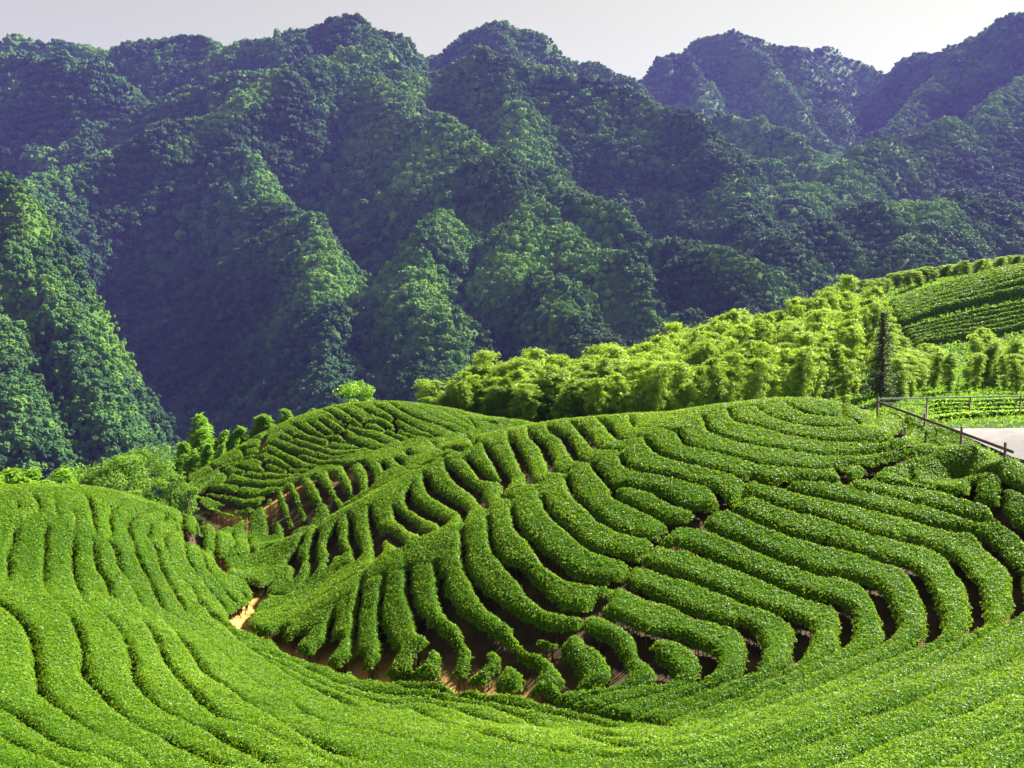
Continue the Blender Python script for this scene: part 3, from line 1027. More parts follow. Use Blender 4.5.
def slope_mat():
    m = bpy.data.materials.new('mountain_undergrowth')
    nt, N, L = nodes(m)
    out = N.new('ShaderNodeOutputMaterial')
    p = N.new('ShaderNodeBsdfPrincipled')
    p.inputs['Roughness'].default_value = 0.9
    p.inputs['Specular IOR Level'].default_value = 0.1
    a = N.new('ShaderNodeAttribute')
    a.attribute_name = 'tint'
    tc = N.new('ShaderNodeTexCoord')
    n2 = N.new('ShaderNodeTexNoise')
    n2.inputs['Scale'].default_value = 0.09
    n2.inputs['Detail'].default_value = 10
    n2.inputs['Roughness'].default_value = 0.7
    L.new(tc.outputs['Object'], n2.inputs['Vector'])
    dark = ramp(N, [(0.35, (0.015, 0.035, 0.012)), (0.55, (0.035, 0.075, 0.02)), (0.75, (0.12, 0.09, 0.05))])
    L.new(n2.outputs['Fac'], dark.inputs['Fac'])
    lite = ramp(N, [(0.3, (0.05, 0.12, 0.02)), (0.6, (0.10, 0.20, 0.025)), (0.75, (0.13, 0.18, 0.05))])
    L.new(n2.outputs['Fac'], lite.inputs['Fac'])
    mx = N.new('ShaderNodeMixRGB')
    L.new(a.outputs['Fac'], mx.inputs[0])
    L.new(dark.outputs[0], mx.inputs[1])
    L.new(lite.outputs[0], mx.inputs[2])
    L.new(mx.outputs[0], p.inputs['Base Color'])
    bm = N.new('ShaderNodeBump')
    bm.inputs['Strength'].default_value = 1.0
    bm.inputs['Distance'].default_value = 3.0
    L.new(n2.outputs['Fac'], bm.inputs['Height'])
    L.new(bm.outputs[0], p.inputs['Normal'])
    L.new(p.outputs[0], out.inputs['Surface'])
    return m


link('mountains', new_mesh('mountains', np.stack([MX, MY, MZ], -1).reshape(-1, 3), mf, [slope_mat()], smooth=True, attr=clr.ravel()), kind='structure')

# ------------------------------------------------------------------ forest on the mountains: one mass of crowns
NT = 300000
wgt = (np.gradient(MY, axis=0) * MY * (us[1] - us[0])) * seen_m
wgt = wgt * (np.abs(us)[None, :] < 0.66)
wgt = wgt * (900 / MY) ** 1.6      # fewer, broader clumps far off
wgt = wgt / wgt.sum()
pick = rng.choice(MX.size, NT, p=wgt.ravel())
fx = MX.ravel()[pick] + rng.normal(size=NT) * 3
fy = MY.ravel()[pick] + rng.normal(size=NT) * 4
fz = MZ.ravel()[pick]
fc = clr.ravel()[pick]
kp = rng.random(NT) > 0.15 * fc
fx, fy, fz, fc = fx[kp], fy[kp], fz[kp], fc[kp]
NT = len(fx)
grow = np.clip(0.5 + 0.9 * fbm(fx / 80, fy / 80, 601, 3), 0, 1)
rad = (1.7 + 3.9 * rng.random(NT) ** 3.0 * (0.4 + grow)) * np.clip((fy / 900) ** 0.75, 0.45, 1.6)
rad = rad * (1 - 0.45 * fc)
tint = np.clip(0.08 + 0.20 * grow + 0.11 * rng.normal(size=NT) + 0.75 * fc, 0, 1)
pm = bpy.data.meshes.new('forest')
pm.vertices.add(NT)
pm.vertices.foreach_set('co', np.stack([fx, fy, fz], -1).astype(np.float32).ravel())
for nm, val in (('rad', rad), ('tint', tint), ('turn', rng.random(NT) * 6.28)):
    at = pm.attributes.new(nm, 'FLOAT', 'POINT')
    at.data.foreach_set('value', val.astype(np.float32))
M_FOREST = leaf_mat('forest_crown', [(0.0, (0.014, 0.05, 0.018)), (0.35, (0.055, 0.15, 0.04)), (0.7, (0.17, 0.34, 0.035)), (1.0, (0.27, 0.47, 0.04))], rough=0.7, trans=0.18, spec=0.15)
# the attribute comes from the instance here
for nd in M_FOREST.node_tree.nodes:
    if nd.type == 'ATTRIBUTE':
        nd.attribute_type = 'INSTANCER'
fnt = M_FOREST.node_tree
ftc = fnt.nodes.new('ShaderNodeTexCoord')
fnz = fnt.nodes.new('ShaderNodeTexNoise')
fnz.inputs['Scale'].default_value = 7.0
fnz.inputs['Detail'].default_value = 4
fbp = fnt.nodes.new('ShaderNodeBump')
fbp.inputs['Strength'].default_value = 0.6
fbp.inputs['Distance'].default_value = 1.2
fnt.links.new(ftc.outputs['Object'], fnz.inputs['Vector'])
fnt.links.new(fnz.outputs['Fac'], fbp.inputs['Height'])
for nd in fnt.nodes:
    if nd.type in ('BSDF_PRINCIPLED', 'BSDF_TRANSLUCENT'):
        fnt.links.new(fbp.outputs[0], nd.inputs['Normal'])
forest = link('forest', pm, kind='stuff', label='dense dark forest covering the mountain slopes across the valley', cat='forest')
ng = bpy.data.node_groups.new('forest_crowns', 'GeometryNodeTree')
ng.interface.new_socket('Geometry', in_out='INPUT', socket_type='NodeSocketGeometry')
ng.interface.new_socket('Geometry', in_out='OUTPUT', socket_type='NodeSocketGeometry')
N, Lk = ng.nodes, ng.links
gin, gout = N.new('NodeGroupInput'), N.new('NodeGroupOutput')
protos = N.new('GeometryNodeGeometryToInstance')
for v in range(5):
    ico = N.new('GeometryNodeMeshIcoSphere')
    ico.inputs['Subdivisions'].default_value = 4
    sp = N.new('GeometryNodeSetPosition')
    pos = N.new('GeometryNodeInputPosition')
    n1 = N.new('ShaderNodeTexNoise')
    n1.noise_dimensions = '4D'
    n1.inputs['W'].default_value = v * 7.7
    n1.inputs['Scale'].default_value = 1.5
    n1.inputs['Detail'].default_value = 4
    n1.inputs['Roughness'].default_value = 0.65
    Lk.new(pos.outputs[0], n1.inputs['Vector'])
    mr = N.new('ShaderNodeMapRange')
    mr.inputs['From Min'].default_value = 0.3
    mr.inputs['From Max'].default_value = 0.7
    mr.inputs['To Min'].default_value = 0.45
    mr.inputs['To Max'].default_value = 1.35
    Lk.new(n1.outputs['Fac'], mr.inputs['Value'])
    sc = N.new('ShaderNodeVectorMath')
    sc.operation = 'SCALE'
    Lk.new(pos.outputs[0], sc.inputs[0])
    Lk.new(mr.outputs['Result'], sc.inputs['Scale'])
    ad = N.new('ShaderNodeVectorMath')
    ad.operation = 'MULTIPLY_ADD'
    Lk.new(sc.outputs[0], ad.inputs[0])
    ad.inputs[1].default_value = (1, 1, [1.0, 1.25, 0.85, 1.1, 0.95][v])
    ad.inputs[2].default_value = (0, 0, 0.1)
    Lk.new(ico.outputs['Mesh'], sp.inputs['Geometry'])
    Lk.new(ad.outputs[0], sp.inputs['Position'])
    sm = N.new('GeometryNodeSetMaterial')
    sm.inputs['Material'].default_value = M_FOREST
    Lk.new(sp.outputs[0], sm.inputs['Geometry'])
    Lk.new(sm.outputs[0], protos.inputs[0])
iop = N.new('GeometryNodeInstanceOnPoints')
m2p = N.new('GeometryNodeMeshToPoints')
Lk.new(gin.outputs[0], m2p.inputs['Mesh'])
Lk.new(m2p.outputs[0], iop.inputs['Points'])
Lk.new(protos.outputs[0], iop.inputs['Instance'])
iop.inputs['Pick Instance'].default_value = True
ri = N.new('FunctionNodeRandomValue')
ri.data_type = 'INT'
for s_ in ri.inputs:
    if s_.name == 'Max' and s_.type == 'INT':
        s_.default_value = 4
Lk.new([o for o in ri.outputs if o.type == 'INT'][0], iop.inputs['Instance Index'])
na = N.new('GeometryNodeInputNamedAttribute')
na.data_type = 'FLOAT'
na.inputs['Name'].default_value = 'rad'
Lk.new(na.outputs['Attribute'], iop.inputs['Scale'])
nb = N.new('GeometryNodeInputNamedAttribute')
nb.data_type = 'FLOAT'
nb.inputs['Name'].default_value = 'turn'
cx = N.new('ShaderNodeCombineXYZ')
Lk.new(nb.outputs['Attribute'], cx.inputs['Z'])
Lk.new(cx.outputs[0], iop.inputs['Rotation'])
Lk.new(iop.outputs[0], gout.inputs[0])
md = forest.modifiers.new('crowns', 'NODES')
md.node_group = ng
# ------------------------------------------------------------------ bamboo, trees and shrubs
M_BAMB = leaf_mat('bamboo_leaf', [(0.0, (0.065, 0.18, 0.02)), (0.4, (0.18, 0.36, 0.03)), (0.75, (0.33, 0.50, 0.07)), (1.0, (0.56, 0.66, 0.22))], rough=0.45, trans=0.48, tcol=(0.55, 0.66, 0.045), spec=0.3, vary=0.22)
M_TREE = leaf_mat('tree_leaf', [(0.0, (0.05, 0.13, 0.015)), (0.5, (0.14, 0.28, 0.03)), (1.0, (0.28, 0.42, 0.08))], rough=0.55, trans=0.45, tcol=(0.30, 0.50, 0.04), spec=0.15)
M_CONI = leaf_mat('conifer_needles', [(0.0, (0.025, 0.05, 0.015)), (1.0, (0.09, 0.12, 0.035))], rough=0.6, trans=0.1, spec=0.3)
M_LIME = leaf_mat('young_leaf', [(0.0, (0.11, 0.24, 0.02)), (0.5, (0.20, 0.38, 0.025)), (1.0, (0.34, 0.48, 0.07))], rough=0.5, trans=0.6, tcol=(0.40, 0.66, 0.04), spec=0.3)


def plain_mat(name, c0, c1, scale=3.0, rough=0.8, metal=0.0, bump=0.3, stretch=(1, 1, 1)):
    m = bpy.data.materials.new(name)
    nt, N, L = nodes(m)
    out = N.new('ShaderNodeOutputMaterial')
    p = N.new('ShaderNodeBsdfPrincipled')
    p.inputs['Roughness'].default_value = rough
    p.inputs['Metallic'].default_value = metal
    tc = N.new('ShaderNodeTexCoord')
    mp = N.new('ShaderNodeMapping')
    mp.inputs['Scale'].default_value = stretch
    L.new(tc.outputs['Object'], mp.inputs['Vector'])
    n = N.new('ShaderNodeTexNoise')
    n.inputs['Scale'].default_value = scale
    n.inputs['Detail'].default_value = 8
    n.inputs['Roughness'].default_value = 0.65
    L.new(mp.outputs[0], n.inputs['Vector'])
    r = ramp(N, [(0.3, c0), (0.7, c1)])
    L.new(n.outputs['Fac'], r.inputs['Fac'])
    L.new(r.outputs[0], p.inputs['Base Color'])
    b = N.new('ShaderNodeBump')
    b.inputs['Strength'].default_value = bump
    b.inputs['Distance'].default_value = 0.02
    L.new(n.outputs['Fac'], b.inputs['Height'])
    L.new(b.outputs[0], p.inputs['Normal'])
    L.new(p.outputs[0], out.inputs['Surface'])
    return m


M_CULM = plain_mat('bamboo_culm', (0.10, 0.15, 0.04), (0.2, 0.22, 0.07), 2.0, 0.5)
M_BARK = plain_mat('bark', (0.07, 0.05, 0.035), (0.2, 0.16, 0.11), 4.0, 0.9, bump=0.8, stretch=(1, 1, 0.3))


def tube(path, radii, seg=6):
    """tapered tube along a path"""
    path = np.array(path, float)
    n = len(path)
    tan = np.gradient(path, axis=0)
    tan /= np.linalg.norm(tan, axis=1, keepdims=True) + 1e-9
    ref = np.array([0.31, 0.95, 0.05])
    a = np.cross(tan, ref)
    a /= np.linalg.norm(a, axis=1, keepdims=True) + 1e-9
    b = np.cross(tan, a)
    th = np.arange(seg) / seg * 2 * math.pi
    ring = a[:, None] * np.cos(th)[None, :, None] + b[:, None] * np.sin(th)[None, :, None]
    v = path[:, None] + ring * np.array(radii)[:, None, None]
    v = v.reshape(-1, 3)
    f = []
    for i in range(n - 1):
        for j in range(seg):
            k = (j + 1) % seg
            f.append((i * seg + j, i * seg + k, (i + 1) * seg + k, (i + 1) * seg + j))
    return v, np.array(f)


def join(parts):
    vs, fs, o = [], [], 0
    for v, f in parts:
        vs.append(v)
        fs.append(f + o)
        o += len(v)
    return np.vstack(vs), np.vstack(fs)


# bamboo: a nodding culm, sprays of drooping leaves in tiers
def bamboo_meshes(seed, hgt=9.0, wide=1.0, mat=None, spiky=False):
    rs = np.random.default_rng(seed)
    ang = rs.uniform(0, 6.28)
    lean = rs.uniform(0.35, 0.8)
    tt = np.linspace(0, 1, 14)
    z = hgt * (tt - 0.10 * tt ** 5)
    off = lean * tt ** 3 * 1.6
    path = np.stack([off * math.cos(ang), off * math.sin(ang), z], -1)
    parts = [tube(path, 0.055 * (1 - 0.93 * tt) + 0.002, 6)]
    side = path + np.array([0.25 * math.cos(ang + 2), 0.25 * math.sin(ang + 2), 0]) * (0.5 + tt)[:, None]
    side[:, 2] *= 0.82
    parts.append(tube(side, 0.045 * (1 - 0.93 * tt) + 0.002, 5))
    cv, cf = join(parts)
    C, Nn, Sz, Tn = [], [], [], []
    for cp, h0, n in ((path, 0.07, 100), (side, 0.07, 56)):
        for i in range(n):
            t = h0 + (1 - h0) * rs.random() ** 0.72
            p0 = np.array([np.interp(t, tt, cp[:, j]) for j in range(3)])
            a = rs.uniform(0, 6.28)
            ln = wide * rs.uniform(0.5, 1.15) * (1.12 - 1.1 * max(0.0, 0.62 - t)) * (0.62 if t > 0.95 else 1)
            if spiky:      # young bamboo: a pointed plume
                ln = wide * rs.uniform(0.6, 1.1) * (1.25 - 1.12 * t)
            m = rs.integers(18, 30) if spiky else rs.integers(30, 54)
            s = rs.random(m) ** 0.7
            ux, uy = math.cos(a), math.sin(a)
            droop = rs.uniform(0.3, 0.9)
            q = p0 + np.stack([ux * ln * s, uy * ln * s, ln * (0.55 * s - droop * s * s)], -1)
            q += rs.normal(size=(m, 3)) * 0.10 * wide
            nr = np.stack([ux * 0.55 + 0 * s, uy * 0.55 + 0 * s, 0.75 + 0 * s], -1)
            C.append(q)
            Nn.append(nr)
            Sz.append(rs.uniform(0.18, 0.4, m) * (1.25 if spiky else 1))
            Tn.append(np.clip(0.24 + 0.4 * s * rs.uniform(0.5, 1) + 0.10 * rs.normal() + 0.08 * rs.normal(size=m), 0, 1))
    C, Nn, Sz, Tn = np.vstack(C), np.vstack(Nn), np.concatenate(Sz), np.concatenate(Tn)
    lv, lf = leaf_quads(C, Nn, Sz, rs, spread=0.55, aspect=0.26, up=0.1)
    culm = new_mesh('culm', cv, cf, [M_CULM], smooth=True)
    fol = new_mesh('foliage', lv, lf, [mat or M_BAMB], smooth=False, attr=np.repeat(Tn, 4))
    return culm, fol


BV = [bamboo_meshes(100 + i, 9.0, [1.0, 1.15, 0.9, 1.25, 1.05, 0.95][i]) for i in range(6)]
BY = [bamboo_meshes(140 + i, 6.0, [1.0, 1.2, 1.05][i], M_LIME, True) for i in range(3)]


def plant(var, x, y, h, label, group=None, href=9.0, wide=1.0, name='bamboo', cat='bamboo', z=None):
    e = bpy.data.objects.new(name, None)
    e.empty_display_size = 0.5
    COL.objects.link(e)
    e.location = (x, y, float(G(x, y)) - 0.05 if z is None else z)
    s = h / href
    sw = s * wide
    e.scale = (sw, sw, s)
    e.rotation_euler = (0, 0, rng.uniform(0, 6.28))
    e['label'] = label
    e['category'] = cat
    if group:
        e['group'] = group
    link('culm', var[0], e)
    link('foliage', var[1], e)
    return e


def interp(px, tab):
    t = np.array(tab, float)
    return float(np.interp(px, t[:, 0], t[:, 1]))


# the sunny grove behind the round knoll: top line of the grove, distance of its near and far edge
SIL = [(428, 392), (436, 380), (446, 386), (455, 374), (472, 364), (500, 360), (520, 358), (550, 368), (580, 354), (610, 346), (640, 350), (660, 338), (700, 324), (740, 312), (765, 314), (790, 312), (815, 292), (840, 285), (868, 288), (882, 302)]
FARD = [(430, 95), (500, 92), (600, 94), (700, 103), (800, 113), (885, 124)]
NEAR = [(430, 88), (500, 84), (600, 79), (700, 75), (800, 77), (885, 84)]
LOW = [(430, 396), (446, 392), (500, 384), (600, 378), (700, 366), (800, 352), (885, 356)]
BAM = []
tries = 0
placed = []
while len(placed) < 168 and tries < 6000:
    tries += 1
    px = rng.uniform(428, 886)
    v = rng.random() ** 0.85
    if rng.random() < 0.25:
        v = 1.0
    D = interp(px, NEAR) * (1 - v) + interp(px, FARD) * v
    x = D * (px - 512) / F
    y = D
    if any((x - a) ** 2 + (y - b) ** 2 < 1.3 ** 2 for a, b in placed):
        continue
    py = interp(px, LOW) * (1 - v) + interp(px, SIL) * v + rng.uniform(-13, 5) - (8 if px > 480 else 3)
    X, Y, Z = P(px, py, D)
    h = Z - float(G(X, Y))
    h = min(max(h, 3.0), 14.5)
    placed.append((x, y))
    BAM.append((X, Y, h, v, px, py))
for X, Y, h, v, px, py in BAM:
    if px < 470:
        lb, gp = 'short yellow-green bamboo at the low left tip of the grove behind the ridge', 'bamboo at the tip of the sunny grove'
    elif v > 0.8:
        lb, gp = 'yellow-green bamboo plume on the skyline edge of the grove behind the round knoll', 'bamboo along the top of the sunny grove'
    elif v < 0.3:
        lb, gp = 'bamboo at the near edge of the grove, just behind the round knoll', 'bamboo along the near edge of the sunny grove'
    else:
        lb, gp = 'feathery sunlit bamboo in the middle of the dense grove behind the round knoll', 'bamboo in the middle of the sunny grove'
    plant(BV[rng.integers(6)], X, Y, h, lb, gp, wide=rng.uniform(0.95, 1.4) * (9.0 / h) ** 0.5)

# bamboo below the terraces, right of the dark conifer
SIL2 = [(888, 346), (905, 333), (918, 328), (935, 338), (952, 344), (966, 356), (974, 340), (990, 324), (1005, 320), (1024, 328), (1060, 330)]
placed = []
tries = 0
while len(placed) < 56 and tries < 3000:
    tries += 1
    px = rng.uniform(892, 1130)
    v = rng.random()
    D = 84 + 22 * v
    x = D * (px - 512) / F
    if any((x - a) ** 2 + (D - b) ** 2 < 1.5 ** 2 for a, b in placed):
        continue
    py = 366 * (1 - v) + interp(px, SIL2) * v + rng.uniform(-9, 12)
    X, Y, Z = P(px, py, D)
    h = min(max(Z - float(G(X, Y)), 4.0), 9)
    placed.append((x, D))
    if px > 972:
        gp = 'pale bamboo in front of the terraces'
        lb = 'pale feathery bamboo in front of the terraced slope, above the young tea field'
    else:
        lb, gp = 'green bamboo in the clump between the dark conifer and the terraced slope', 'bamboo right of the dark conifer'
    plant(BV[rng.integers(6)], X, Y, h, lb, gp, wide=rng.uniform(0.9, 1.3) * (9.0 / max(h, 4)) ** 0.5)

# bamboo row on the skyline of the terraced slope
SIL3 = [(862, 288), (880, 282), (900, 279), (925, 274), (950, 271), (980, 266), (1010, 264), (1060, 262)]
for i in range(46):
    px = 866 + i * 5.2 + rng.uniform(-2, 2)
    D = rng.uniform(172, 192)
    X, Y, Z = P(px, interp(px, SIL3) + rng.uniform(-3, 5), D)
    h = min(max(Z - float(G(X, Y)), 3.2), 12)
    plant(BV[rng.integers(6)], X, Y, h, 'slender bamboo in the row along the top of the terraced slope', 'bamboo row above the terraces', wide=rng.uniform(2.3, 3.2))

# light green bamboo on the left shoulder of the far tea hill
for i, (px, py, D) in enumerate([(182, 436, 84), (195, 424, 85), (206, 411, 86), (216, 428, 83), (226, 424, 87), (238, 421, 88), (250, 418, 88), (262, 412, 89), (272, 410, 89), (283, 413, 90), (292, 405, 90), (303, 406, 90), (172, 452, 82), (205, 440, 81), (232, 436, 86), (189, 448, 80), (220, 442, 82)]):
    X, Y, Z = P(px, py, D + 6)
    h = min(max(Z - float(G(X, Y)), 2.2), 8)
    lb = 'light green bamboo on the left shoulder of the far tea hill'
    if i == 2:
        lb = 'tallest, pointed light green bamboo left of the far tea hill'
        plant(BY[0], X, Y, h, lb, href=6, wide=1.5)
        continue
    plant(BY[rng.integers(3)], X, Y, h, lb, 'bamboo on the shoulder of the far tea hill', href=6, wide=rng.uniform(1.3, 1.8))
for i in range(12):
    px = -20 + i * 8.8 + rng.uniform(-3, 3)
    X, Y, Z = P(px, 468 + rng.uniform(-4, 6) + (4 if px > 40 else -3), rng.uniform(64, 72))
    h = min(max(Z - float(G(X, Y)), 2.2), 6)
    plant(BY[rng.integers(3)], X, Y, h, 'bright green bamboo showing over the back of the left tea knoll', 'bamboo behind the left tea knoll', href=6, wide=rng.uniform(1.5, 2.0))


# broad-leaved trees
def tree_meshes(seed, hgt, rad, mat, nl=2600, leaf=0.2, low=0.3, trunk_r=0.12):
    rs = np.random.default_rng(seed)
    top = np.array([rs.normal() * 0.2, rs.normal() * 0.2, hgt * 0.8])
    tt = np.linspace(0, 1, 8)
    path = tt[:, None] * top + np.stack([0.12 * np.sin(tt * 5 + seed), 0.12 * np.cos(tt * 4), 0 * tt], -1)
    parts = [tube(path, trunk_r * (1 - 0.85 * tt), 7)]
    blobs = []
    for i in range(16):
        t = rs.uniform(0.3, 0.95)
        p0 = np.array([np.interp(t, tt, path[:, j]) for j in range(3)])
        a = rs.uniform(0, 6.28)
        ln = rad * rs.uniform(0.45, 0.95) * (1.15 - 0.6 * t)
        p1 = p0 + np.array([math.cos(a) * ln, math.sin(a) * ln, ln * rs.uniform(0.15, 0.7)])
        pm_ = (p0 + p1) / 2 + np.array([0, 0, 0.1])
        parts.append(tube([p0, pm_, p1], [trunk_r * 0.4, trunk_r * 0.25, trunk_r * 0.08], 5))
        blobs.append((p1, rad * rs.uniform(0.28, 0.5), rs.normal()))
    blobs.append((top, rad * 0.45, 0.5))
    C, Nn, Tn = [], [], []
    for c, r, tv in blobs:
        m = int(nl / len(blobs))
        d = rs.normal(size=(m, 3))
        d /= np.linalg.norm(d, axis=1, keepdims=True)
        q = c + d * r * (rs.random((m, 1)) ** 0.4) * np.array([1, 1, 0.75])
        C.append(q)
        Nn.append(d + np.array([0, 0, 0.5]))
        Tn.append(np.clip(0.45 + 0.1 * tv + 0.15 * rs.normal(size=m), 0, 1))
    C, Nn, Tn = np.vstack(C), np.vstack(Nn), np.concatenate(Tn)
    lv, lf = leaf_quads(C, Nn, leaf * rs.uniform(0.7, 1.3, len(C)), rs, spread=0.6, aspect=0.55)
    tv_, tf_ = join(parts)
    return new_mesh('trunk', tv_, tf_, [M_BARK], smooth=True), new_mesh('crown', lv, lf, [mat], smooth=False, attr=np.repeat(Tn, 4))


def tree(name, px, ptop, D, rad, label, mat, seed, nl=2600, leaf=0.22, hmin=2.0, hmax=9, cat='tree', group=None):
    X, Y, Z = P(px, ptop, D)
    h = min(max(Z - float(G(X, Y)), hmin), hmax)
    tr, cr = tree_meshes(seed, h, rad, mat, nl, leaf)
    e = bpy.data.objects.new(name, None)
    COL.objects.link(e)
    e.location = (X, Y, Z - h * 1.0)
    e['label'] = label
    e['category'] = cat
    if group:
        e['group'] = group
    link('trunk', tr, e)
    link('crown', cr, e)
    return e


tree('broadleaf_tree', 355, 377, 97, 2.3, 'small light green tree standing alone above the crest of the far tea hill', M_LIME, 11, 2400, 0.24)
tree('broadleaf_tree', 68, 458, 74, 2.4, 'bushy pale-leaved tree behind the left tea knoll, next to the bright bamboo', M_TREE, 12, 3000, 0.22)
tree('broadleaf_tree', 97, 452, 75, 2.5, 'bushy tree behind the left tea knoll, between two others', M_TREE, 13, 3000, 0.22)
tree('broadleaf_tree', 128, 446, 75, 2.6, 'largest broad-leaved tree behind the left tea knoll, with whitish leaves', M_TREE, 14, 3600, 0.24)
tree('broadleaf_tree', 150, 440, 78, 2.4, 'tall broad-leaved tree between the left tea knoll and the bamboo on the far hill', M_TREE, 15, 3000, 0.22)
tree('broadleaf_tree', 112, 462, 70, 1.8, 'low bushy tree in front of the tall trees behind the left knoll', M_TREE, 19, 2200, 0.2)
tree('shrub', 171, 464, 73, 1.3, 'dark rounded shrub at the foot of the far tea hill', M_TREE, 16, 1600, 0.2, 1.5, cat='shrub')
tree('shrub', 184, 476, 71, 1.0, 'brownish green shrub beside the path at the foot of the far tea hill', M_TREE, 17, 1200, 0.18, 1.2, cat='shrub')
tree('shrub', 155, 470, 72, 1.3, 'pale green shrub below the tall tree, left of the dark rounded shrub', M_TREE, 18, 1400, 0.2, 1.4, cat='shrub')


# the dark conifer at the right end of the grove
def conifer(px, ptop, D, label, seed):
    rs = np.random.default_rng(seed)
    X, Y, Z = P(px, ptop, D)
    h = Z - float(G(X, Y))
    tt = np.linspace(0, 1, 10)
    parts = [tube(np.stack([0 * tt, 0 * tt, h * tt], -1), 0.16 * (1 - 0.95 * tt), 7)]
    C, Nn, Sz = [], [], []
    for i in range(70):
        t = 0.12 + 0.87 * (i / 69)
        ln = (1 - t) ** 0.8 * h * 0.2 * rs.uniform(0.6, 1.15) + 0.12
        a = i * 2.4 + rs.normal() * 0.3
        p0 = np.array([0, 0, h * t])
        p1 = p0 + np.array([math.cos(a) * ln, math.sin(a) * ln, -0.12 * ln])
        parts.append(tube([p0, (p0 + p1) / 2 + [0, 0, 0.06 * ln], p1], [0.03, 0.02, 0.006], 4))
        m = int(30 + 60 * ln)
        s = rs.random(m)[:, None]
        q = p0 * (1 - s) + p1 * s + rs.normal(size=(m, 3)) * np.array([0.13, 0.13, 0.07])
        C.append(q)
        Nn.append(np.tile([math.cos(a) * 0.2, math.sin(a) * 0.2, 1.0], (m, 1)))
        Sz.append(rs.uniform(0.14, 0.3, m))
    C, Nn, Sz = np.vstack(C), np.vstack(Nn), np.concatenate(Sz)
    lv, lf = leaf_quads(C, Nn, Sz, rs, spread=0.4, aspect=0.4)
    tv_, tf_ = join(parts)
    e = bpy.data.objects.new('conifer', None)
    COL.objects.link(e)
    e.location = (X, Y, Z - h)
    e['label'] = label
    e['category'] = 'tree'
    link('trunk', new_mesh('trunk', tv_, tf_, [M_BARK], smooth=True), e)
    link('crown', new_mesh('crown', lv, lf, [M_CONI], smooth=False, attr=np.repeat(np.clip(0.5 + 0.25 * rs.normal(size=len(C)), 0, 1), 4)), e)


conifer(884, 312, 82, 'tall narrow dark green conifer at the right end of the bamboo grove', 31)
# ------------------------------------------------------------------ terraced tea rows on the far right slope
def loaf(pts_, width, height, name, label, group, dens, leaf, mat_leaf=None, sd=0):
    """one clipped hedge row along plan points, rounded in section, with leaves"""
    rs = np.random.default_rng(9000 + sd)
    p = smooth_line([(x, y, 0) for x, y in pts_])[:, :2]
    seg = np.concatenate([[0], np.cumsum(np.hypot(*np.diff(p, axis=0).T))])
    n = max(6, int(seg[-1] / 0.35))
    s = np.linspace(0, seg[-1], n)
    c = np.stack([np.interp(s, seg, p[:, 0]), np.interp(s, seg, p[:, 1])], -1)
    t = np.gradient(c, axis=0)
    t /= np.linalg.norm(t, axis=1, keepdims=True) + 1e-9
    nr = np.stack([-t[:, 1], t[:, 0]], -1)
    prof = np.array([(-1, -0.15), (-1, 0.45), (-0.86, 0.82), (-0.5, 1), (0, 1.05), (0.5, 1), (0.86, 0.82), (1, 0.45), (1, -0.15)])
    endf = np.clip(np.minimum(np.arange(n), n - 1 - np.arange(n)) / 2.0, 0.35, 1)
    wv = width / 2 * (1 + 0.10 * fbm(c[:, 0] / 0.8, c[:, 1] / 0.8, 11 + sd, 2)) * endf ** 0.5
    hv = height * (1 + 0.14 * fbm(c[:, 0] / 0.7, c[:, 1] / 0.7, 77 + sd, 2)) * endf ** 0.5
    xy = c[:, None] + nr[:, None] * prof[None, :, :1] * wv[:, None, None]
    z = G(xy[..., 0], xy[..., 1]) + prof[None, :, 1] * hv[:, None]
    v = np.concatenate([xy, z[..., None]], -1).reshape(-1, 3)
    k = len(prof)
    f = []
    for i in range(n - 1):
        for j in range(k - 1):
            f.append((i * k + j, (i + 1) * k + j, (i + 1) * k + j + 1, i * k + j + 1))
    f = np.array(f)
    for e in (0, n - 1):        # caps
        f = np.vstack([f, [[e * k + j, e * k + j + 1, e * k + k - 2 - j, e * k + k - 1 - j] for j in range(3)]])
    fv = v[f]
    ar = np.linalg.norm(np.cross(fv[:, 2] - fv[:, 0], fv[:, 3] - fv[:, 1]), axis=1) / 2
    nn = np.cross(fv[:, 2] - fv[:, 0], fv[:, 3] - fv[:, 1])
    nn /= np.linalg.norm(nn, axis=1, keepdims=True) + 1e-9
    nn *= np.sign(nn[:, 2:3] + 1e-6)
    q = np.repeat(np.arange(len(f)), rs.poisson(ar * dens))
    a, b = rs.random((len(q), 1)), rs.random((len(q), 1))
    g = fv[q]
    cc = (g[:, 0] * (1 - a) + g[:, 1] * a) * (1 - b) + (g[:, 3] * (1 - a) + g[:, 2] * a) * b + nn[q] * 0.04
    lv, lf = leaf_quads(cc, nn[q], leaf * rs.uniform(0.7, 1.3, len(q)), rs, spread=0.5, aspect=0.5)
    o3 = np.array([c[:, 0].mean(), c[:, 1].mean(), v[:, 2].min()])
    at = np.concatenate([np.full(len(v), 0.5), np.repeat(np.clip(0.45 + 0.15 * rs.normal(size=len(q)), 0, 1), 4)])
    me = new_mesh(name, np.vstack([v, lv]) - o3, np.vstack([f, lf + len(v)]), [M_TEAB, mat_leaf or M_TEA],
                  np.concatenate([np.zeros(len(f), int), np.ones(len(lf), int)]),
                  np.concatenate([np.ones(len(f), bool), np.zeros(len(lf), bool)]), at)
    return link(name, me, label=label, cat='hedge', group=group, loc=o3)


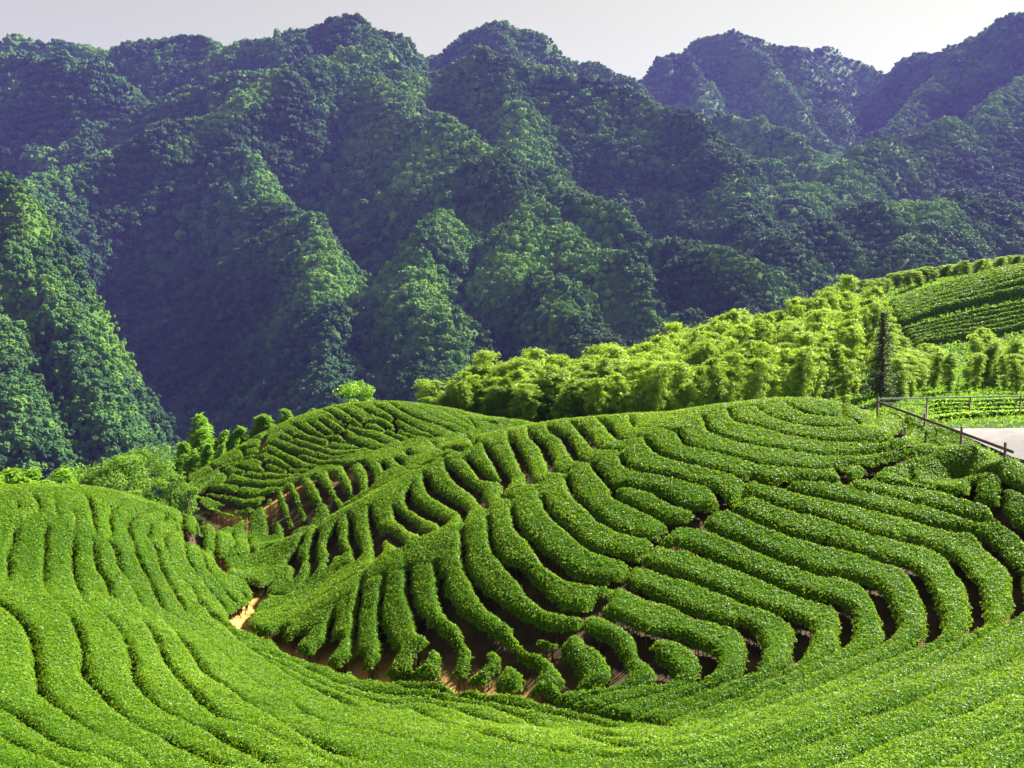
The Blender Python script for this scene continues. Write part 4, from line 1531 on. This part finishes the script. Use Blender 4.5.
ORD = ['first', 'second', 'third', 'fourth', 'fifth', 'sixth', 'seventh', 'eighth', 'ninth', 'tenth', 'eleventh', 'twelfth', 'thirteenth', 'fourteenth', 'fifteenth', 'sixteenth',
       'seventeenth', 'eighteenth', 'nineteenth', 'twentieth', 'twenty-first', 'twenty-second', 'twenty-third', 'twenty-fourth', 'twenty-fifth', 'twenty-sixth', 'twenty-seventh', 'twenty-eighth', 'twenty-ninth', 'thirtieth']
ORD += ['thirty-' + o for o in ORD[:9]] + ['fortieth'] + ['forty-' + o for o in ORD[:9]] + ['fiftieth'] + ['fifty-' + o for o in ORD[:9]] + ['sixtieth'] + ['sixty-' + o for o in ORD[:9]] + ['seventieth'] + ['seventy-' + o for o in ORD[:9]]


def terrace(top, bot, nrow, what, D0, D1, sd):
    top, bot = np.array(top, float), np.array(bot, float)
    A = np.array([hitg(x, y, D0, D1) for x, y in top])
    B = np.array([hitg(x, y, D0, D1) for x, y in bot])
    print(what, A[:, 1].round(), B[:, 1].round())
    for i in range(nrow):
        t = (i + 0.5) / nrow
        c = A * (1 - t) + B * t
        wdt = np.linalg.norm(A - B, axis=1).mean() / nrow
        loaf(c, wdt * 0.52, min(1.2, wdt * 0.55), 'tea_hedge', '%s tea row from the top on the %s' % (ORD[i], what), what, 26, 0.3, sd=sd + i)


terrace([(887, 309), (925, 295), (960, 285), (995, 275), (1040, 264), (1110, 254)], [(897, 329), (935, 316), (970, 308), (1000, 303), (1040, 298), (1110, 295)], 9,
        'upper field of the terraced slope', 115, 200, 0)
terrace([(899, 333), (940, 323), (970, 315), (1000, 309), (1040, 303), (1110, 299)], [(914, 349), (950, 342), (985, 339), (1010, 334), (1040, 328), (1110, 324)], 6,
        'lower field of the terraced slope', 105, 170, 40)

# young tea in patchy rows behind the fence
for i in range(7):
    py = 404 + i * 4.2
    pl = [hitg(x, py + 0.5 * math.sin(x * 0.1 + i), 58, 110) for x in (932 - i * 1, 965, 995, 1120)]
    loaf(pl, 0.9, 0.35, 'tea_hedge', '%s low patchy row of young tea from the back of the field behind the fence' % ORD[i], 'young tea rows behind the fence', 30, 0.2, sd=90 + i, mat_leaf=M_LIME)

# ------------------------------------------------------------------ concrete path, wooden rail and metal railing on the right
M_CONC = plain_mat('concrete', (0.19, 0.17, 0.165), (0.28, 0.255, 0.25), 1.2, 0.9)
M_WOOD = plain_mat('weathered_wood', (0.07, 0.045, 0.035), (0.16, 0.11, 0.085), 6.0, 0.75, bump=0.5)
M_STEEL = plain_mat('galvanised_steel', (0.35, 0.36, 0.38), (0.55, 0.56, 0.58), 5.0, 0.45, metal=0.7, bump=0.1)
M_RUST = plain_mat('brown_paint', (0.10, 0.06, 0.045), (0.2, 0.13, 0.10), 5.0, 0.6, bump=0.2)

FA = np.array(P(877, 401.5, 58))
FB = np.array(P(1013, 452, 42.5))
dirn = FB - FA


le = [hitg(x, y, 40, 90) for x, y in ((948, 431), (965, 438), (985, 447), (1000, 453), (1012, 458), (1070, 476), (1220, 500))]
ri = [hitg(x, y, 40, 90) for x, y in ((954, 430), (970, 430), (985, 430), (1000, 430), (1030, 430), (1090, 432), (1260, 436))]
le, ri = np.array(le), np.array(ri)
uu = np.linspace(0, 1, 14)
ee = np.linspace(0, len(le) - 1, 40)
L_ = np.stack([np.interp(ee, np.arange(len(le)), le[:, j]) for j in (0, 1)], -1)
R_ = np.stack([np.interp(ee, np.arange(len(ri)), ri[:, j]) for j in (0, 1)], -1)
pp = L_[:, None] * (1 - uu)[None, :, None] + R_[:, None] * uu[None, :, None]
pz = G(pp[..., 0], pp[..., 1]) + 0.10
II = np.arange(40 * 14).reshape(40, 14)
link('path', new_mesh('path', np.concatenate([pp, pz[..., None]], -1).reshape(-1, 3), np.stack([II[:-1, :-1], II[:-1, 1:], II[1:, 1:], II[1:, :-1]], -1).reshape(-1, 4), [M_CONC], smooth=True), kind='structure')


def beam(a, b, w_, h_, up=(0, 0, 1)):
    a, b = np.array(a, float), np.array(b, float)
    d = b - a
    d /= np.linalg.norm(d)
    s = np.cross(d, up)
    if np.linalg.norm(s) < 1e-3:
        s = np.array([1.0, 0, 0])
    s /= np.linalg.norm(s)
    u = np.cross(s, d)
    c = 0.18
    oct_ = [(-1, -1 + c), (-1, 1 - c), (-1 + c, 1), (1 - c, 1), (1, 1 - c), (1, -1 + c), (1 - c, -1), (-1 + c, -1)]
    v = [e + s * (p * w_ / 2) + u * (q * h_ / 2) for e in (a, b) for p, q in oct_]
    f = [(i, (i + 1) % 8, (i + 1) % 8 + 8, i + 8) for i in range(8)]
    for o in (0, 8):
        f += [(o, o + 1, o + 2, o + 3), (o, o + 3, o + 4, o + 7), (o + 4, o + 5, o + 6, o + 7)]
    return np.array(v), np.array(f)


def empty(name, loc, label, cat):
    e = bpy.data.objects.new(name, None)
    COL.objects.link(e)
    e.location = loc
    e['label'] = label
    e['category'] = cat
    return e


fence = empty('wooden_fence', (FA[0], FA[1], float(G(FA[0], FA[1]))), 'dark wooden rail fence on short posts along the back of the round knoll', 'fence')
fl = np.array(fence.location)
v, f = beam(FA - fl, FB - fl, 0.09, 0.12)
link('rail', new_mesh('rail', v, f, [M_WOOD]), fence)
for px in (879, 926, 963, 1007):
    # where along the rail
    ss = np.linspace(0, 1, 400)
    q = FA + dirn * ss[:, None]
    k = np.argmin(np.abs(proj(q[:, 0], q[:, 1], q[:, 2])[0] - px))
    b = q[k] + np.array([0.0, 0.16, 0])
    zg = float(G(b[0], b[1]))
    v, f = beam(np.array([b[0], b[1], zg - 0.3]) - fl, b + np.array([0, 0, 0.30]) - fl, 0.10, 0.10, up=(0, 1, 0))
    link('post', new_mesh('post', v, f, [M_WOOD]), fence)

RA = np.array(P(878, 399, 62))
RB = np.array(P(1150, 393.5, 54))
rl_ = empty('metal_railing', (RA[0], RA[1], float(G(RA[0], RA[1]))), 'thin metal railing with two rails on the far side of the concrete path', 'railing')
ro = np.array(rl_.location)


def cyl(a, b, r):
    return tube([a, (np.array(a) + np.array(b)) / 2, b], [r, r, r], 8)


v, f = cyl(RA - ro, RB - ro, 0.05)
link('rail', new_mesh('rail', v, f, [M_STEEL], smooth=True), rl_)
v, f = cyl(np.array(P(878, 403, 62)) - ro, np.array(P(930, 404.5, 60)) - ro, 0.035)
link('rail', new_mesh('rail', v, f, [M_STEEL], smooth=True), rl_)
v, f = cyl(np.array(P(927, 424, 60.2)) - ro, np.array(P(1150, 424, 54)) - ro, 0.03)
link('rail', new_mesh('rail', v, f, [M_STEEL], smooth=True), rl_)
for px in (933, 979, 1030, 1085, 1140):
    s_ = (px - 878) / (1150 - 878)
    q = RA * (1 - s_) + RB * s_
    v, f = beam(np.array([q[0], q[1], float(G(q[0], q[1])) - 0.2]) - ro, q + np.array([0, 0, 0.04]) - ro, 0.08, 0.08, up=(0, 1, 0))
    link('post', new_mesh('post', v, f, [M_RUST]), rl_)

# grass on the open ground to the right, on the banks and round the terraces
gr = np.random.default_rng(77)
ng_ = 260000
gx_ = gr.uniform(14, 105, ng_)
gy_ = 40 + 150 * gr.random(ng_) ** 1.4
keep = ~inside(AREA, gx_, gy_) & (gx_ < 0.56 * gy_ + 6) & (gx_ > 0.34 * gy_ - 2)
pth = list(map(tuple, le)) + list(map(tuple, ri[::-1]))
keep &= ~inside(pth, gx_, gy_)
keep &= gr.random(ng_) < np.clip(0.65 + 0.9 * fbm(gx_ / 4, gy_ / 4, 881, 3), 0.1, 1)
gx_, gy_ = gx_[keep], gy_[keep]
gh = gr.uniform(0.12, 0.4, len(gx_)) * np.clip(gy_ / 70, 0.6, 1.6)
c3 = np.stack([gx_, gy_, G(gx_, gy_) + gh * 0.35], -1)
hv = gr.normal(size=(len(gx_), 3))
hv[:, 2] = 0.3
lv, lf = leaf_quads(c3, hv, gh * 1.2, gr, spread=0.3, aspect=0.35)
link('grass', new_mesh('grass', lv, lf, [M_TREE], smooth=False, attr=np.repeat(np.clip(0.5 + 0.3 * fbm(gx_ / 6, gy_ / 6, 883, 2) + 0.2 * gr.normal(size=len(gx_)), 0, 1), 4)),
     kind='stuff', label='rough grass on the open ground beside the path and terraces', cat='grass')

# ------------------------------------------------------------------ say which hedge is which
BRK = np.array([(540, 700), (575, 650), (690, 500), (800, 470), (870, 440), (960, 425)], float)


def region(h):
    px, py = h['px'], h['py']
    if h['reg'] == 4:
        if h['y'] > 73 or px < 290:
            return 'far'
        return 'strip'
    if h['reg'] == 3:
        return 'gully'
    if h['reg'] == 2:
        if h['ext'] > 16 or py > 640:
            return 'fore'
        return 'leftk'
    if py > 690 or (py > 655 and h['ext'] > 14):
        return 'fore'
    if py < 446 and px > 690:
        return 'ring'
    bx = np.interp(py, BRK[::-1, 1], BRK[::-1, 0])
    return 'kl' if px < bx else 'kr'


RULE = {
    'far': (lambda h: (h['py'], h['px']), 'tea row on the far hill, {} from its crest', 'tea rows of the far hill'),
    'strip': (lambda h: -h['px'], 'tea bush row on the strip behind the second ridge, {} from the right', 'tea rows behind the second ridge'),
    'gully': (lambda h: h['px'], 'tea row on the slope between the two long ridges, {} from the valley path', 'tea rows between the two ridges'),
    'fore': (lambda h: h['px'] - h['py'] * 2, 'long tea row sweeping over the foreground slope, {} from the lower left corner', 'long foreground tea rows'),
    'leftk': (lambda h: h['px'], 'tea row on the left knoll beside the valley path, {} from the left', 'tea rows of the left knoll'),
    'ring': (lambda h: h['py'], 'curved tea row ringing the top of the round knoll, {} from the summit', 'rings at the top of the round knoll'),
    'kl': (lambda h: math.hypot(h['px'] - 800, h['py'] - 405), 'tea row left of the diagonal break on the round knoll, {} from the summit', 'round knoll tea rows left of the break'),
    'kr': (lambda h: h['py'], 'tea row right of the diagonal break on the round knoll, {} counting downhill', 'round knoll tea rows right of the break'),
}
for key, (srt, txt, grp) in RULE.items():
    hs_ = sorted([h for h in HEDGES if region(h) == key], key=srt)
    for i, h in enumerate(hs_):
        t = txt.format(ORD[i])
        if h['ext'] < 2.6:
            t = t.replace('tea row', 'small tea bush').replace('tea bush row', 'small tea bush')
        h['o']['label'] = t
        h['o']['category'] = 'hedge'
        h['o']['group'] = grp
    print(key, len(hs_))
# ------------------------------------------------------------------ light, sky, air
SUN_AZ = math.radians(-52)      # to the right of the viewing direction, beyond the hills
SUN_EL = math.radians(41)
sv = (-math.sin(SUN_AZ) * math.cos(SUN_EL), math.cos(SUN_AZ) * math.cos(SUN_EL), math.sin(SUN_EL))
from mathutils import Vector
sl_ = bpy.data.lights.new('sun', 'SUN')
sl_.energy = 5.0
sl_.angle = math.radians(0.5)
sl_.color = (1.0, 0.95, 0.86)
so = bpy.data.objects.new('sun', sl_)
so.rotation_euler = Vector(sv).to_track_quat('Z', 'Y').to_euler()
COL.objects.link(so)
w = bpy.data.worlds.new('World')
S.world = w
w.use_nodes = True
nt = w.node_tree
nt.nodes.clear()
sky = nt.nodes.new('ShaderNodeTexSky')
sky.sky_type = 'NISHITA'
sky.sun_disc = False
sky.sun_elevation = SUN_EL
sky.sun_rotation = -SUN_AZ
sky.altitude = 1200
sky.dust_density = 2.0
hs = nt.nodes.new('ShaderNodeHueSaturation')
hs.inputs['Saturation'].default_value = 0.04
bg = nt.nodes.new('ShaderNodeBackground')
bg.inputs['Strength'].default_value = 0.05
ow = nt.nodes.new('ShaderNodeOutputWorld')
nt.links.new(sky.outputs[0], hs.inputs['Color'])
wm = nt.nodes.new('ShaderNodeMixRGB')
wm.blend_type = 'MULTIPLY'
wm.inputs[0].default_value = 1
wm.inputs[2].default_value = (0.72, 0.73, 0.53, 1)
nt.links.new(hs.outputs[0], wm.inputs[1])
nt.links.new(wm.outputs[0], bg.inputs['Color'])
nt.links.new(bg.outputs[0], ow.inputs['Surface'])

# the air between here and the mountains
import bmesh
bm = bmesh.new()
bmesh.ops.create_cube(bm, size=1)
for v in bm.verts:
    v.co = Vector((v.co.x * 7400, 1700 + v.co.y * 4100, (v.co.z + 0.5) * 1190 - 420))
hm = bpy.data.meshes.new('haze')
bm.to_mesh(hm)
bm.free()
mh = bpy.data.materials.new('haze')
nt2, N2, L2_ = nodes(mh)
o2 = N2.new('ShaderNodeOutputMaterial')
pv = N2.new('ShaderNodeVolumePrincipled')
pv.inputs['Color'].default_value = (0.28, 0.25, 1.0, 1)
pv.inputs['Density'].default_value = 0.00007
pv.inputs['Anisotropy'].default_value = 0.0
L2_.new(pv.outputs[0], o2.inputs['Volume'])
hm.materials.append(mh)
link('haze', hm, kind='stuff', label='pale bluish haze filling the air over the valley', cat='haze')

S.view_settings.view_transform = 'Standard'
S.view_settings.look = 'None'
S.view_settings.exposure = 2.0
S.view_settings.gamma = 1
S.render.engine = 'CYCLES'
S.cycles.use_denoising = True
S.cycles.max_bounces = 6
S.cycles.diffuse_bounces = 3
S.cycles.glossy_bounces = 2
S.cycles.transmission_bounces = 3
S.cycles.volume_bounces = 0
S.cycles.transparent_max_bounces = 4
S.cycles.sample_clamp_indirect = 4
